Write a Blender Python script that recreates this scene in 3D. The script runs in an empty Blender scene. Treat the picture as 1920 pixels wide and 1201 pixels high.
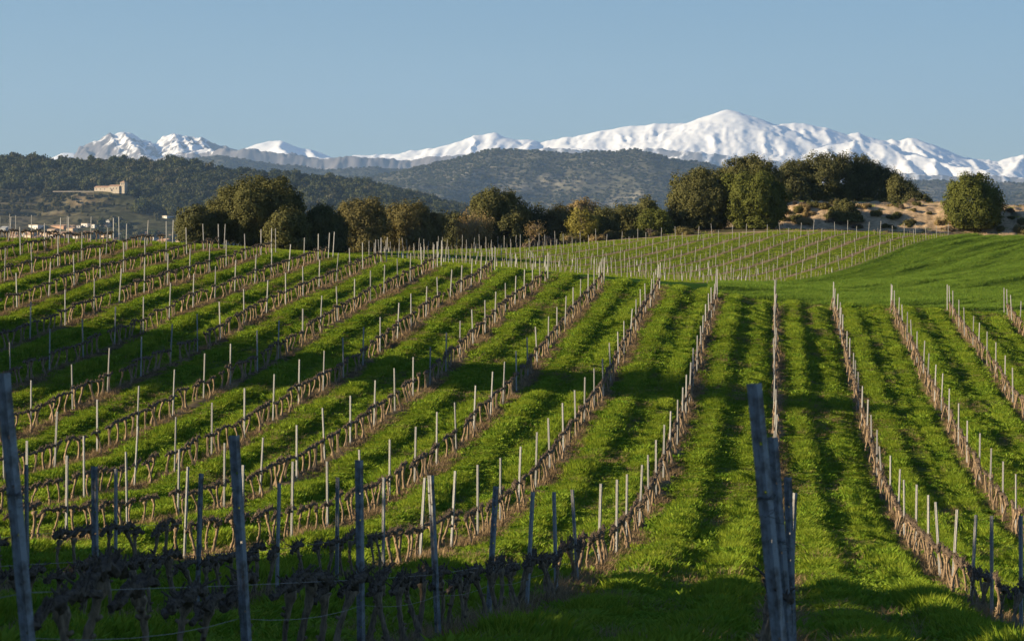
import bpy, math, random
import numpy as np
from mathutils import Vector, Euler

scene = bpy.context.scene
COL = scene.collection
R = math.radians

# ------------------------------------------------------------------ camera, sky, sun
FPX, VX, YH = 5300.0, 1455.0, 465.0        # focal length, vanishing column and horizon of the 1920 px photograph
cam_d = bpy.data.cameras.new('camera')
cam = bpy.data.objects.new('camera', cam_d)
COL.objects.link(cam)
cam.location = (0, 0, 0)
cam.rotation_euler = (R(90), 0, 0)
cam_d.sensor_width = 36.0
cam_d.lens = FPX / 1920 * 36.0
cam_d.shift_x = (960 - VX) / 1920
cam_d.shift_y = -(600.5 - YH) / 1920
cam_d.clip_start, cam_d.clip_end = 0.5, 80000
cam_d.dof.use_dof = True
cam_d.dof.focus_distance = 95
cam_d.dof.aperture_fstop = 11
scene.camera = cam

SUN_EL, SUN_AZ = R(16.5), R(15.0)            # light travels towards +X and a little away from the camera
world = bpy.data.worlds.new('World')
scene.world = world
world.use_nodes = True
wn, wl = world.node_tree.nodes, world.node_tree.links
sky = wn.new('ShaderNodeTexSky')
sky.sky_type = 'NISHITA'
sky.sun_disc = False
sky.sun_elevation = SUN_EL
sky.sun_rotation = math.atan2(-math.cos(SUN_AZ), -math.sin(SUN_AZ))
sky.altitude = 400
sky.air_density = 1.0
sky.dust_density = 0.2
sky.ozone_density = 4.0
cool = wn.new('ShaderNodeMix')
cool.data_type = 'RGBA'
cool.blend_type = 'MULTIPLY'
cool.inputs[0].default_value = 1
cool.inputs[7].default_value = (.93, .99, 1.09, 1)
wl.new(sky.outputs[0], cool.inputs[6])
wl.new(cool.outputs[2], wn['Background'].inputs[0])
wn['Background'].inputs[1].default_value = 0.05

sun_d = bpy.data.lights.new('sun', 'SUN')
sun = bpy.data.objects.new('sun', sun_d)
COL.objects.link(sun)
sun_d.energy = 5.0
sun_d.angle = R(0.5)
sun_d.color = (1.0, 0.815, 0.55)
sv = Vector((math.cos(SUN_AZ) * math.cos(SUN_EL), math.sin(SUN_AZ) * math.cos(SUN_EL), -math.sin(SUN_EL)))
sun.rotation_euler = sv.to_track_quat('-Z', 'Y').to_euler()

vs = scene.view_settings
vs.view_transform = 'Standard'
vs.look = 'None'
vs.exposure = 1.12
vs.gamma = 1.0
vs.use_curve_mapping = False
cy = scene.cycles
cy.max_bounces = 6
cy.diffuse_bounces = 2
cy.glossy_bounces = 2
cy.transmission_bounces = 2
cy.volume_bounces = 1
cy.transparent_max_bounces = 6
cy.sample_clamp_indirect = 4.0
cy.use_denoising = True
try:
    cy.denoiser = 'OPENIMAGEDENOISE'
except Exception:
    pass

# ------------------------------------------------------------------ helpers
rng = np.random.default_rng(7)
random.seed(7)


def hash2(ix, iy, s):
    h = (ix.astype(np.int64) * 374761393 + iy.astype(np.int64) * 668265263 + s * 974634777) & 0xffffffff
    h = ((h ^ (h >> 13)) * 1274126177) & 0xffffffff
    h = (h ^ (h >> 16)) & 0xffffffff
    return h / 4294967295.0


def vnoise(x, y, s=0):
    x, y = np.asarray(x, float), np.asarray(y, float)
    ix, iy = np.floor(x), np.floor(y)
    fx, fy = x - ix, y - iy
    fx, fy = fx * fx * fx * (fx * (fx * 6 - 15) + 10), fy * fy * fy * (fy * (fy * 6 - 15) + 10)
    a, b = hash2(ix, iy, s), hash2(ix + 1, iy, s)
    c, d = hash2(ix, iy + 1, s), hash2(ix + 1, iy + 1, s)
    return (a + (b - a) * fx) * (1 - fy) + (c + (d - c) * fx) * fy


def fbm(x, y, s=0, o=4, ridged=False):
    v, amp, tot = 0, 1.0, 0
    for i in range(o):
        n = vnoise(x, y, s + i * 17)
        if ridged:
            n = 1 - abs(2 * n - 1)
        v = v + amp * n
        tot += amp
        amp *= .5
        x, y = np.asarray(x) * 2.03 + 5.1, np.asarray(y) * 2.03 + 9.7
    return v / tot


def sstep(a, b, x):
    t = np.clip((np.asarray(x, float) - a) / (b - a), 0, 1)
    return t * t * (3 - 2 * t)


def make_mesh(name, verts, faces, mats=(), smooth=False, color=None, mat_idx=None):
    """faces: (n,3) or (n,4) array, or a list of such arrays"""
    if not isinstance(faces, (list, tuple)):
        faces = [faces]
    faces = [np.asarray(f, np.int32) for f in faces if len(f)]
    verts = np.asarray(verts, np.float32)
    me = bpy.data.meshes.new(name)
    me.vertices.add(len(verts))
    me.vertices.foreach_set('co', verts.ravel())
    loops = np.concatenate([f.ravel() for f in faces])
    tot = np.concatenate([np.full(len(f), f.shape[1], np.int32) for f in faces])
    me.loops.add(len(loops))
    me.loops.foreach_set('vertex_index', loops)
    me.polygons.add(len(tot))
    me.polygons.foreach_set('loop_start', np.concatenate([[0], np.cumsum(tot)[:-1]]).astype(np.int32))
    me.polygons.foreach_set('loop_total', tot)
    for m in (mats if isinstance(mats, (list, tuple)) else [mats]):
        me.materials.append(m)
    if mat_idx is not None:
        me.polygons.foreach_set('material_index', np.asarray(mat_idx, np.int32))
    me.polygons.foreach_set('use_smooth', np.full(len(tot), bool(smooth)))
    me.update(calc_edges=True)
    if color is not None:
        a = me.color_attributes.new('tint', 'FLOAT_COLOR', 'POINT')
        c = np.ones((len(verts), 4), np.float32)
        c[:, :3] = color
        a.data.foreach_set('color', c.ravel())
    return me


def link(name, me, loc=(0, 0, 0), parent=None):
    o = bpy.data.objects.new(name, me)
    COL.objects.link(o)
    o.location = loc
    if parent is not None:
        o.parent = parent
    return o


def tag(o, label=None, cat=None, group=None, kind=None):
    if label:
        o['label'] = label
    if cat:
        o['category'] = cat
    if group:
        o['group'] = group
    if kind:
        o['kind'] = kind
    return o


def empty(name, loc, rz=0.0, **kw):
    o = bpy.data.objects.new(name, None)
    COL.objects.link(o)
    o.location = loc
    o.rotation_euler = (0, 0, rz)
    o.empty_display_size = .2
    return tag(o, **kw)


def dup(root):
    r = root.copy()
    COL.objects.link(r)
    for ch in root.children:
        c = ch.copy()
        COL.objects.link(c)
        c.parent = r
        for g in ch.children:
            d = g.copy()
            COL.objects.link(d)
            d.parent = c
    return r


ORD = ('zeroth first second third fourth fifth sixth seventh eighth ninth tenth eleventh twelfth thirteenth fourteenth '
       'fifteenth sixteenth seventeenth eighteenth nineteenth twentieth').split()


def nth(n):
    if n < len(ORD):
        return ORD[n]
    return '%d%s' % (n, 'th' if n % 100 in (11, 12, 13) else {1: 'st', 2: 'nd', 3: 'rd'}.get(n % 10, 'th'))


class Geo:
    """collects tubes and boxes into one mesh"""
    def __init__(s):
        s.v, s.q, s.t, s.n = [], [], [], 0

    def add(s, v, q=(), t=()):
        v = np.asarray(v, float)
        if len(q):
            s.q.append(np.asarray(q) + s.n)
        if len(t):
            s.t.append(np.asarray(t) + s.n)
        s.v.append(v)
        s.n += len(v)

    def tube(s, pts, rad, n=6, cap=True, noise=0.0, seed=0):
        pts = np.asarray(pts, float)
        rad = np.broadcast_to(np.asarray(rad, float), (len(pts),))
        tan = np.gradient(pts, axis=0)
        tan /= np.linalg.norm(tan, axis=1)[:, None] + 1e-9
        ref = np.array([0.31, 0.17, 0.93]) if abs(tan[:, 2]).mean() < .8 else np.array([1.0, .1, .05])
        u = np.cross(tan, ref)
        u /= np.linalg.norm(u, axis=1)[:, None] + 1e-9
        w = np.cross(tan, u)
        a = np.arange(n) * 2 * np.pi / n
        rr = rad[:, None] * np.ones((1, n))
        if noise:
            rg = np.random.default_rng(seed)
            rr = rr * (1 + noise * (rg.random(rr.shape) - .5) * 2)
        ring = pts[:, None, :] + rr[..., None] * (np.cos(a)[None, :, None] * u[:, None, :] + np.sin(a)[None, :, None] * w[:, None, :])
        m = len(pts)
        i = np.arange(m - 1)[:, None] * n
        j = np.arange(n)[None, :]
        k = (j + 1) % n
        q = np.stack([i + j, i + k, i + n + k, i + n + j], -1).reshape(-1, 4)
        v = ring.reshape(-1, 3)
        t = []
        if cap:
            v = np.vstack([v, pts[:1], pts[-1:]])
            c0, c1 = m * n, m * n + 1
            jj = np.arange(n)
            kk = (jj + 1) % n
            t = np.vstack([np.stack([np.full(n, c0), kk, jj], 1), np.stack([np.full(n, c1), (m - 1) * n + jj, (m - 1) * n + kk], 1)])
        s.add(v, q, t)

    def box(s, lo, hi, rot=0.0, org=(0, 0)):
        x0, y0, z0 = lo
        x1, y1, z1 = hi
        v = np.array([(x0, y0, z0), (x1, y0, z0), (x1, y1, z0), (x0, y1, z0), (x0, y0, z1), (x1, y0, z1), (x1, y1, z1), (x0, y1, z1)], float)
        if rot:
            c, sn = math.cos(rot), math.sin(rot)
            v[:, :2] = np.stack([v[:, 0] * c - v[:, 1] * sn, v[:, 0] * sn + v[:, 1] * c], 1)
        v[:, 0] += org[0]
        v[:, 1] += org[1]
        s.add(v, [(0, 3, 2, 1), (4, 5, 6, 7), (0, 1, 5, 4), (1, 2, 6, 5), (2, 3, 7, 6), (3, 0, 4, 7)])

    def mesh(s, name, mats, smooth=False, color=None):
        f = []
        if s.q:
            f.append(np.vstack(s.q))
        if s.t:
            f.append(np.vstack(s.t))
        return make_mesh(name, np.vstack(s.v), f, mats, smooth, color)


def arrays(me):
    """vertices, quads, tris of a mesh for merging"""
    v = np.empty(len(me.vertices) * 3, np.float32)
    me.vertices.foreach_get('co', v)
    q, t = [], []
    for p in me.polygons:
        (q if len(p.vertices) == 4 else t).append(tuple(p.vertices))
    return v.reshape(-1, 3).astype(float), np.array(q).reshape(-1, 4).astype(int), np.array(t).reshape(-1, 3).astype(int)


# ------------------------------------------------------------------ materials
def mat(name):
    m = bpy.data.materials.new(name)
    m.use_nodes = True
    return m, m.node_tree.nodes, m.node_tree.links, m.node_tree.nodes['Principled BSDF']


def noisy(name, c1, c2, scale=5.0, rough=.85, detail=6.0, metallic=0.0, bump=0.0, attr=False, pos=(.35, .65), spec=.3, coord='Object', stretch=None, vary=0.0):
    m, n, l, b = mat(name)
    tc = n.new('ShaderNodeTexCoord')
    nz = n.new('ShaderNodeTexNoise')
    nz.inputs['Scale'].default_value = scale
    nz.inputs['Detail'].default_value = detail
    nz.inputs['Roughness'].default_value = .62
    src = tc.outputs[coord]
    if stretch:
        mp = n.new('ShaderNodeMapping')
        mp.inputs['Scale'].default_value = stretch
        l.new(src, mp.inputs[0])
        src = mp.outputs[0]
    l.new(src, nz.inputs['Vector'])
    cr = n.new('ShaderNodeValToRGB')
    cr.color_ramp.elements[0].position, cr.color_ramp.elements[1].position = pos
    cr.color_ramp.elements[0].color = (*c1, 1)
    cr.color_ramp.elements[1].color = (*c2, 1)
    l.new(nz.outputs['Fac'], cr.inputs[0])
    out = cr.outputs[0]
    if attr:
        at = n.new('ShaderNodeAttribute')
        at.attribute_name = 'tint'
        mx = n.new('ShaderNodeMix')
        mx.data_type = 'RGBA'
        mx.blend_type = 'MULTIPLY'
        mx.inputs[0].default_value = 1
        l.new(at.outputs['Color'], mx.inputs[6])
        l.new(out, mx.inputs[7])
        out = mx.outputs[2]
    if vary:            # every object of the kind a little lighter or darker
        oi = n.new('ShaderNodeObjectInfo')
        mr = n.new('ShaderNodeMapRange')
        mr.inputs[3].default_value, mr.inputs[4].default_value = 1 - vary, 1 + vary
        l.new(oi.outputs['Random'], mr.inputs[0])
        mv = n.new('ShaderNodeMix')
        mv.data_type = 'RGBA'
        mv.blend_type = 'MULTIPLY'
        mv.inputs[0].default_value = 1
        l.new(out, mv.inputs[6])
        l.new(mr.outputs[0], mv.inputs[7])
        out = mv.outputs[2]
    l.new(out, b.inputs['Base Color'])
    b.inputs['Roughness'].default_value = rough
    b.inputs['Metallic'].default_value = metallic
    b.inputs['Specular IOR Level'].default_value = spec
    if bump:
        bp = n.new('ShaderNodeBump')
        bp.inputs['Strength'].default_value = bump
        bp.inputs['Distance'].default_value = .02
        l.new(nz.outputs['Fac'], bp.inputs['Height'])
        l.new(bp.outputs[0], b.inputs['Normal'])
    return m


def leafy(name, c1, c2, trans=.3, rough=.6, attr=False, tr_tint=(1.3, 1.2, .6)):
    """leaf / blade: colour varies per instance (and per leaf through the tint attribute), part of the light passes through"""
    m, n, l, b = mat(name)
    n.remove(b)
    oi = n.new('ShaderNodeObjectInfo')
    cr = n.new('ShaderNodeValToRGB')
    cr.color_ramp.elements[0].color = (*c1, 1)
    cr.color_ramp.elements[1].color = (*c2, 1)
    out = cr.outputs[0]
    if attr:
        at = n.new('ShaderNodeAttribute')
        at.attribute_name = 'tint'
        sp = n.new('ShaderNodeSeparateColor')
        l.new(at.outputs['Color'], sp.inputs[0])
        l.new(sp.outputs[0], cr.inputs[0])
    else:
        l.new(oi.outputs['Random'], cr.inputs[0])
    df = n.new('ShaderNodeBsdfDiffuse')
    tl = n.new('ShaderNodeBsdfTranslucent')
    mx = n.new('ShaderNodeMixShader')
    mx.inputs[0].default_value = trans
    mul = n.new('ShaderNodeMix')
    mul.data_type = 'RGBA'
    mul.blend_type = 'MULTIPLY'
    mul.inputs[0].default_value = 1
    mul.inputs[7].default_value = (*tr_tint, 1)
    l.new(out, mul.inputs[6])
    l.new(out, df.inputs[0])
    l.new(mul.outputs[2], tl.inputs[0])
    l.new(df.outputs[0], mx.inputs[1])
    l.new(tl.outputs[0], mx.inputs[2])
    l.new(mx.outputs[0], n['Material Output'].inputs[0])
    return m


def tinted(name, scale, lo=.75, hi=1.25, rough=.9, detail=8.0, spec=.2, pos=(.3, .7)):
    """vertex albedo times procedural mottling"""
    m = noisy(name, (lo,) * 3, (hi,) * 3, scale=scale, rough=rough, detail=detail, attr=True, pos=pos, spec=0.0)
    return m
# ------------------------------------------------------------------ terrain of the vineyard
ROW = 3.3
TOPS = {
1:[(1343,499),(1334,533),(1329,546),(1324,560),(1320,576),(1313,596),(1308,617),(1302,639),(1298,662),(1289,685),(1282,706),(1270,731),(1260,755),(1247,782),(1236,809),(1225,835),(1204,856),(1186,875),(1169,889),(1143,906),(1119,909),(1086,919),(1042,921),(992,925),(916,918),(822,908),(682,885),(437,825),(5,705)],
2:[(1235,490),(1232,505),(1225,516),(1218,525),(1209,536),(1200,550),(1190,566),(1182,586),(1170,606),(1160,626),(1144,650),(1131,672),(1112,695),(1093,717),(1072,745),(1052,770),(1026,796),(995,825),(964,845),(935,862),(901,877),(852,891),(787,894),(720,899),(637,901),(524,902),(378,902),(206,882)],
3:[(1132,482),(1112,507),(1099,516),(1085,526),(1073,540),(1061,555),(1044,574),(1029,591),(1008,611),(989,634),(942,679),(914,704),(883,729),(850,756),(809,782),(766,809),(727,832),(671,848),(613,860),(549,868),(464,879),(361,881),(240,879)],
4:[(1018,484),(1000,495),(986,503),(968,515),(951,529),(934,542),(915,561),(891,579),(867,599),(840,620),(813,644),(781,665),(742,685),(704,714),(659,744),(604,770),(552,797),(496,817),(430,832),(351,844),(260,850),(148,857)],
5:[(931,460),(906,472),(867,495),(847,505),(825,517),(802,530),(779,547),(752,564),(724,585),(690,609),(657,629),(614,650),(572,671),(519,698),(462,728),(394,759),(329,782),(257,802),(173,814),(71,827)],
6:[(828,454),(802,461),(777,472),(754,484),(730,495),(703,505),(674,520),(641,534),(608,551),(574,574),(534,596),(495,615),(451,636),(397,660),(333,688),(266,719),(198,746),(120,772)],
7:[(711,446),(688,452),(664,462),(636,472),(607,482),(573,496),(541,509),(506,521),(468,540),(430,560),(386,582),(337,604),(283,621),(222,647),(150,674),(77,711)],
8:[(617,436),(610,439),(584,442),(558,452),(527,464),(493,471),(458,485),(419,497),(379,506),(332,527),(288,547),(237,569),(181,590),(119,612),(52,635)],
9:[(512,428),(474,432),(442,445),(411,454),(374,465),(332,474),(287,486),(242,501),(190,515),(137,536),(81,557),(15,579)],
10:[(414,421),(371,421),(332,432),(294,441),(251,449),(206,459),(157,472),(109,486),(58,504)],
11:[(317,411),(301,411),(262,411),(220,421),(179,432),(135,440),(87,452),(33,461)],
12:[(217,405),(196,407),(151,404),(110,408),(59,422),(10,431)],
13:[(117,407),(88,404),(39,399)],
-1:[(1561,530),(1563,540),(1567,554),(1573,566),(1575,581),(1583,600),(1586,621),(1588,643),(1596,667),(1603,689),(1612,710),(1618,736),(1626,761),(1636,787),(1643,814),(1653,842),(1667,867),(1683,890),(1701,908),(1726,921),(1753,941),(1786,951),(1817,965),(1851,973),(1916,980)],
-2:[(1671,526),(1674,535),(1680,550),(1685,561),(1695,576),(1705,592),(1719,611),(1730,631),(1739,655),(1754,678),(1769,700),(1779,724),(1792,749),(1809,776),(1828,801),(1847,829),(1869,856),(1899,881)],
-3:[(1780,534),(1786,545),(1792,557),(1805,571),(1816,586),(1830,602),(1847,621),(1862,644),(1880,664),(1897,689),(1919,714)],
-4:[(1887,541),(1895,551),(1911,566)],
}
GUIDES = []        # x, y, z, weight of ground known from other things than the posts


def _pxg(x, y, d, w=.6):
    GUIDES.append(((x - VX) / FPX * d, d, -(y - YH) / FPX * d, w))


for _k, _p in TOPS.items():
    for _x, _y in _p:
        _d = FPX * ROW * _k / (VX - _x)
        GUIDES.append((-_k * ROW, _d, -(_y - YH) * _d / FPX - 1.4, 1))
EDGE2 = [(1777, 446), (1716, 441), (1651, 437), (1588, 436), (1525, 437), (1463, 439), (1399, 442), (1335, 444), (1267, 447), (1195, 452), (1118, 456), (1041, 461), (966, 466), (890, 470), (815, 474), (740, 478)]
for _x, _y in EDGE2:
    _pxg(_x, _y, 262 - (1777 - _x) * .02)
for _a in [(1489, 532, 222), (1633, 490, 240), (1085, 510, 215), (1260, 490, 236), (1240, 522, 213), (900, 500, 205), (760, 490, 200), (1430, 530, 212), (1000, 490, 226),
           (1900, 590, 170), (1900, 545, 195), (1900, 505, 225), (1900, 470, 250), (1900, 446, 268), (1700, 565, 178), (1750, 530, 205), (1650, 545, 200)]:
    _pxg(*_a)
for _a in [(1777, 438, 272), (1920, 440, 275), (1500, 432, 270), (1250, 440, 262), (1000, 458, 252), (700, 474, 230), (500, 470, 210), (380, 462, 205), (150, 462, 205), (0, 462, 205)]:
    _pxg(*_a, w=.5)
for _a in [(-60,0,-1.2),(-40,0,-1.2),(-20,0,-1.3),(0,0,-1.45),(20,0,-1.8),(40,0,-2.2),(60,0,-2.4),
(-3,6,-1.6),(3,6,-1.65),(0,12,-1.93),(0,17,-2.55),(0,22,-3.17),
(-30,30,-3.2),(-60,30,-2.6),(-60,60,-4),(-60,90,-4),(-70,120,-1.5),(-60,160,.5),(-60,200,0),(20,40,-5.8),(50,40,-6.5),(30,70,-8),(60,70,-8.5),(60,110,-7.5),(60,150,-5),(60,200,-3),(60,250,0),
(-60,250,-6),(-30,250,-3),(-60,300,-14),(-30,300,-10),(0,300,-1),(0,330,-6),(30,300,1.2),(60,300,1),(60,330,-3),(30,330,-3),(-30,330,-14),(-60,330,-18),(-8,284,1.6),(-16,280,1.0)]:
    GUIDES.append(_a + (.4,))
GUIDES = np.array(GUIDES)
_A = GUIDES[:, :2] / 30.0


def _tp(r2):
    return .5 * r2 * np.log(r2 + 1e-12)


_K = _tp(((_A[:, None] - _A[None]) ** 2).sum(-1)) + np.diag(.02 / GUIDES[:, 3] ** 2)
_Q = np.c_[np.ones(len(_A)), _A]
_S = np.linalg.solve(np.block([[_K, _Q], [_Q.T, np.zeros((3, 3))]]), np.r_[GUIDES[:, 2], 0, 0, 0])
_gx, _gy = np.meshgrid(np.arange(-72, 73, 4.0), np.arange(-8, 333, 4.0))
_a = np.c_[_gx.ravel(), _gy.ravel()] / 30.0
HG = (_tp(((_a[:, None] - _A[None]) ** 2).sum(-1)) @ _S[:len(_A)] + np.c_[np.ones(len(_a)), _a] @ _S[len(_A):]).reshape(_gx.shape)


def _cr(p0, p1, p2, p3, t):
    return p1 + .5 * t * (p2 - p0 + t * (2 * p0 - 5 * p1 + 4 * p2 - p3 + t * (3 * (p1 - p2) + p3 - p0)))


def base_h(X, Y):
    X, Y = np.asarray(X, float), np.asarray(Y, float)
    gx = np.clip((X + 72) / 4, 0, 35.999)
    gy = np.clip((Y + 8) / 4, 0, 84.999)
    ix, iy = gx.astype(int), gy.astype(int)
    fx, fy = gx - ix, gy - iy
    rows = []
    for dy in (-1, 0, 1, 2):
        yy = np.clip(iy + dy, 0, 85)
        rows.append(_cr(*[HG[yy, np.clip(ix + dx, 0, 36)] for dx in (-1, 0, 1, 2)], fx))
    z = _cr(*rows, fy)
    # sandy bank and the level above it
    za = 3.0 * sstep(-9, 3, X) * (1 - .35 * sstep(17, 40, X))
    edge = 1.6 * (vnoise(X * .22, X * 0 + 3.3, 5) - .5)
    z = z + za * (.75 * sstep(271.2 + edge, 277.5 + edge, Y) + .25 * sstep(276, 286, Y))
    far = sstep(312, 900, Y)
    side = sstep(90, 420, np.abs(X))
    lo = -46.0
    z = z * (1 - far) + lo * far
    z = z * (1 - side) + np.minimum(z, -22.0) * side
    return z


PITCH_Y = 5.03
ROWEND = {1: 157, 2: 159, 3: 161.5, 4: 162, 5: 165, 6: 166, 7: 166, 8: 167, 9: 167, 10: 168, 11: 169, 12: 169.5, 13: 170, 14: 171,
          0: 160, -1: 163.5, -2: 162, -3: 161.5, -4: 162, -5: 162}
# second vineyard: rows along V2, ends on the upper edge
E2 = [((x - VX) / FPX * d, d) for x in (1777, 1716, 1651, 1588, 1525, 1463, 1399, 1335, 1267, 1195, 1118, 1041, 966, 890, 815, 740, 668)
      for d in (262 - (1777 - x) * .02,)]
V2 = np.array([14.5, 40.0]) / math.hypot(14.5, 40.0)
N2 = np.array([V2[1], -V2[0]])
E2P = [float(np.dot(N2, e)) for e in E2]           # distance of each row line, falling towards the left
B2 = E2P[0]                                        # boundary to the green corn field


def main_mask(X, Y):
    """1 inside the first vineyard"""
    end = 164 - .25 * X * .5 + 2.0
    return (1 - sstep(end - 1.5, end + 1.0, Y)) * sstep(4, 9, Y)


def row_u(X):
    """distance to the right of the nearest row on the left, 0..ROW"""
    return np.mod(X, ROW)


def d2_row(X, Y):
    p = N2[0] * X + N2[1] * Y
    e = np.array(E2P)
    return np.min(np.abs(p[..., None] - e), axis=-1)


def zones(X, Y):
    p = N2[0] * X + N2[1] * Y
    main = main_mask(X, Y)
    top = 262 - np.clip(15.9 - X, 0, 60) * .4 + 3 + 1.2 * (vnoise(X * .4, Y * 0, 8) - .5)
    field2 = (1 - main) * (1 - sstep(B2 - .3, B2 + .6, p)) * (1 - sstep(top - .5, top + .8, Y))
    wheat = (1 - main) * sstep(B2 - .3, B2 + .6, p) * (1 - sstep(269.2, 270.2, Y + 1.2 * (vnoise(X * .3, Y * 0, 9) - .5)))
    return main, field2, wheat


def micro(X, Y):
    """ridges of the grass strips, wheel tracks and the raised vine line"""
    main, f2, wh = zones(X, Y)
    wob = .12 * (fbm(X * .5, Y * .25, 3, 2) - .5)
    u = row_u(X + wob)
    rid = np.exp(-((u - .95) / .27) ** 2) + .9 * np.exp(-((u - 2.45) / .27) ** 2)
    vine = np.exp(-(np.minimum(u, ROW - u) / .25) ** 2)
    n = fbm(X * 1.7, Y * 1.3, 11, 3) - .5
    z = main * (.12 * rid * (.6 + .9 * fbm(X * .8, Y * .35, 21, 2)) + .07 * vine - .15 - .10 * sstep(-22, -42, X) * sstep(140, 165, Y) + .10 * n)
    pl = X * V2[0] + Y * V2[1]
    pp = N2[0] * X + N2[1] * Y
    wv = fbm(pl * .03, pp * .42 + .6 * np.sin(pl * .05), 31, 3) - .5
    z = z + wh * (.38 * wv + .05 * n) + f2 * (.08 * n)
    bk = sstep(-10, 2, X) * sstep(270, 272, Y) * (1 - sstep(284, 288, Y))
    z = z + bk * (.5 * (fbm(X * 1.1, Y * .8, 35, 4) - .5))
    return z


def ground_h(X, Y):
    return base_h(X, Y) + micro(X, Y)


def gz(x, y):
    return float(ground_h(np.array([x]), np.array([y]))[0])


def spread(lo, hi, f0, f1, step, grow=1.22):
    mid = list(np.arange(f0, f1 + 1e-6, step))
    s, v, a = step, f1, []
    while v < hi:
        s *= grow
        v = min(v + s, hi)
        a.append(v)
    s, v, b = step, f0, []
    while v > lo:
        s *= grow
        v = max(v - s, lo)
        b.append(v)
    return np.array(b[::-1] + mid + a)


gxs = spread(-6700, 4900, -50, 30, .165)
gys = spread(-420, 20000, 8, 300, .75, 1.15)
GX, GY = np.meshgrid(gxs, gys)
GZ = ground_h(GX, GY)
nx, ny = len(gxs), len(gys)
ii = (np.arange(ny - 1)[:, None] * nx + np.arange(nx - 1)[None, :]).ravel()
gf = np.stack([ii, ii + 1, ii + nx + 1, ii + nx], 1)
main, f2, wh = zones(GX, GY)
u = row_u(GX + .12 * (fbm(GX * .5, GY * .25, 3, 2) - .5))
dv = np.minimum(u, ROW - u)
ds = np.abs((u - .14 + ROW / 2) % ROW - ROW / 2)      # the bare strip lies a little to the right of the vines
n1, n2 = fbm(GX * .9, GY * .4, 41, 4), fbm(GX * .06, GY * .06, 43, 4)
c_grass, c_soil, c_dry = np.array([.095, .12, .026]), np.array([.105, .072, .042]), np.array([.26, .19, .11])
c_wheat, c_path, c_wild, c_far = np.array([.05, .11, .02]), np.array([.50, .36, .22]), np.array([.11, .10, .05]), np.array([.09, .085, .05])


def mixc(a, b, f):
    return a + (b - a) * np.clip(f, 0, 1)[..., None]


bank = sstep(-10, 2, GX) * sstep(268, 271, GY) * (1 - sstep(283, 287, GY))
strip = sstep(1.5, -.5, np.abs(GY - (265.5 - np.clip(15.9 - GX, 0, 60) * .4)) - .6) * (GX < 16.5) + sstep(1.2, -.2, np.abs(GY - 271.5) - .9) * (GX >= 16.5)
gc = c_wild + np.zeros(GX.shape + (3,))
gc = mixc(gc, c_path, bank * sstep(.30, .42, n1 * .6 + n2 * .4) + strip * .9)
gc = mixc(gc, c_grass, sstep(284, 288, GY) * (1 - sstep(330, 420, GY)) * (GX > -12))
cm = mixc(c_grass + np.zeros(GX.shape + (3,)), c_soil, sstep(.28, .10, ds + (n1 - .5) * .35) + sstep(.6, .72, n1) * .4)
cm = mixc(cm, c_dry, .7 * sstep(.3, .05, ds) * sstep(.45, .62, n1))
gc = mixc(gc, cm, main)
d2 = d2_row(GX, GY)
cf = mixc(c_grass * .95 + np.zeros(GX.shape + (3,)), np.array([.25, .18, .11]), sstep(.32, .12, d2 + (n1 - .5) * .4))
gc = mixc(gc, cf, f2)
gc = mixc(gc, c_wheat + np.zeros(GX.shape + (3,)), wh)
gc = mixc(gc, c_far, sstep(330, 600, GY) + sstep(120, 300, np.abs(GX)))
M_ground = tinted('ground_soil', 2.2, .6, 1.4)
g = link('ground', make_mesh('ground', np.stack([GX, GY, GZ], -1).reshape(-1, 3), gf, M_ground, True, gc.reshape(-1, 3)))
tag(g, 'rolling vineyard ground with green alleys and bare brown vine strips', kind='structure')
del GX, GY, GZ, n1, n2, gc, cm, cf, d2
# ------------------------------------------------------------------ scattering (grass and other ground cover that nobody could count)
def blade_clump(name, m, nb, rad, h0, h1, w, lean, seed, segs=2, leaf=False):
    rg = np.random.default_rng(seed)
    V, Q, T = [], [], []
    n = 0
    for _ in range(nb):
        a, r = rg.random() * 6.283, rad * math.sqrt(rg.random())
        bx, by = r * math.cos(a), r * math.sin(a)
        h = h0 + (h1 - h0) * rg.random()
        la = a + rg.normal(0, .8)
        ln = lean * h * (.3 + rg.random())
        dx, dy = math.cos(la), math.sin(la)
        px, py = -dy, dx
        if rg.random() < .5:
            t2 = rg.random() * 6.283
            px, py = math.cos(t2), math.sin(t2)
        ww = w * (.6 + .8 * rg.random())
        for i in range(segs + 1):
            t = i / segs
            c = (bx + dx * ln * t * t, by + dy * ln * t * t, h * t * (1 - .25 * lean * t) - .03 * (i == 0))
            if leaf:
                k = ww * (.25 + 1.5 * math.sin(min(t * 1.25, 1) * 3.0) ** 1.2) if i < segs else 0
            else:
                k = ww * (1 - t * t * .8) if i < segs else 0
            if i < segs:
                V += [(c[0] - px * k, c[1] - py * k, c[2]), (c[0] + px * k, c[1] + py * k, c[2])]
            else:
                V.append(c)
        for i in range(segs - 1):
            q = n + 2 * i
            Q.append((q, q + 1, q + 3, q + 2))
        q = n + 2 * (segs - 1)
        T.append((q, q + 1, q + 2))
        n += 2 * segs + 1
    me = make_mesh(name, V, [np.array(Q).reshape(-1, 4), np.array(T)], m)
    return bpy.data.objects.new(name, me)      # a source for the scatter, not linked to the scene


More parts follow.
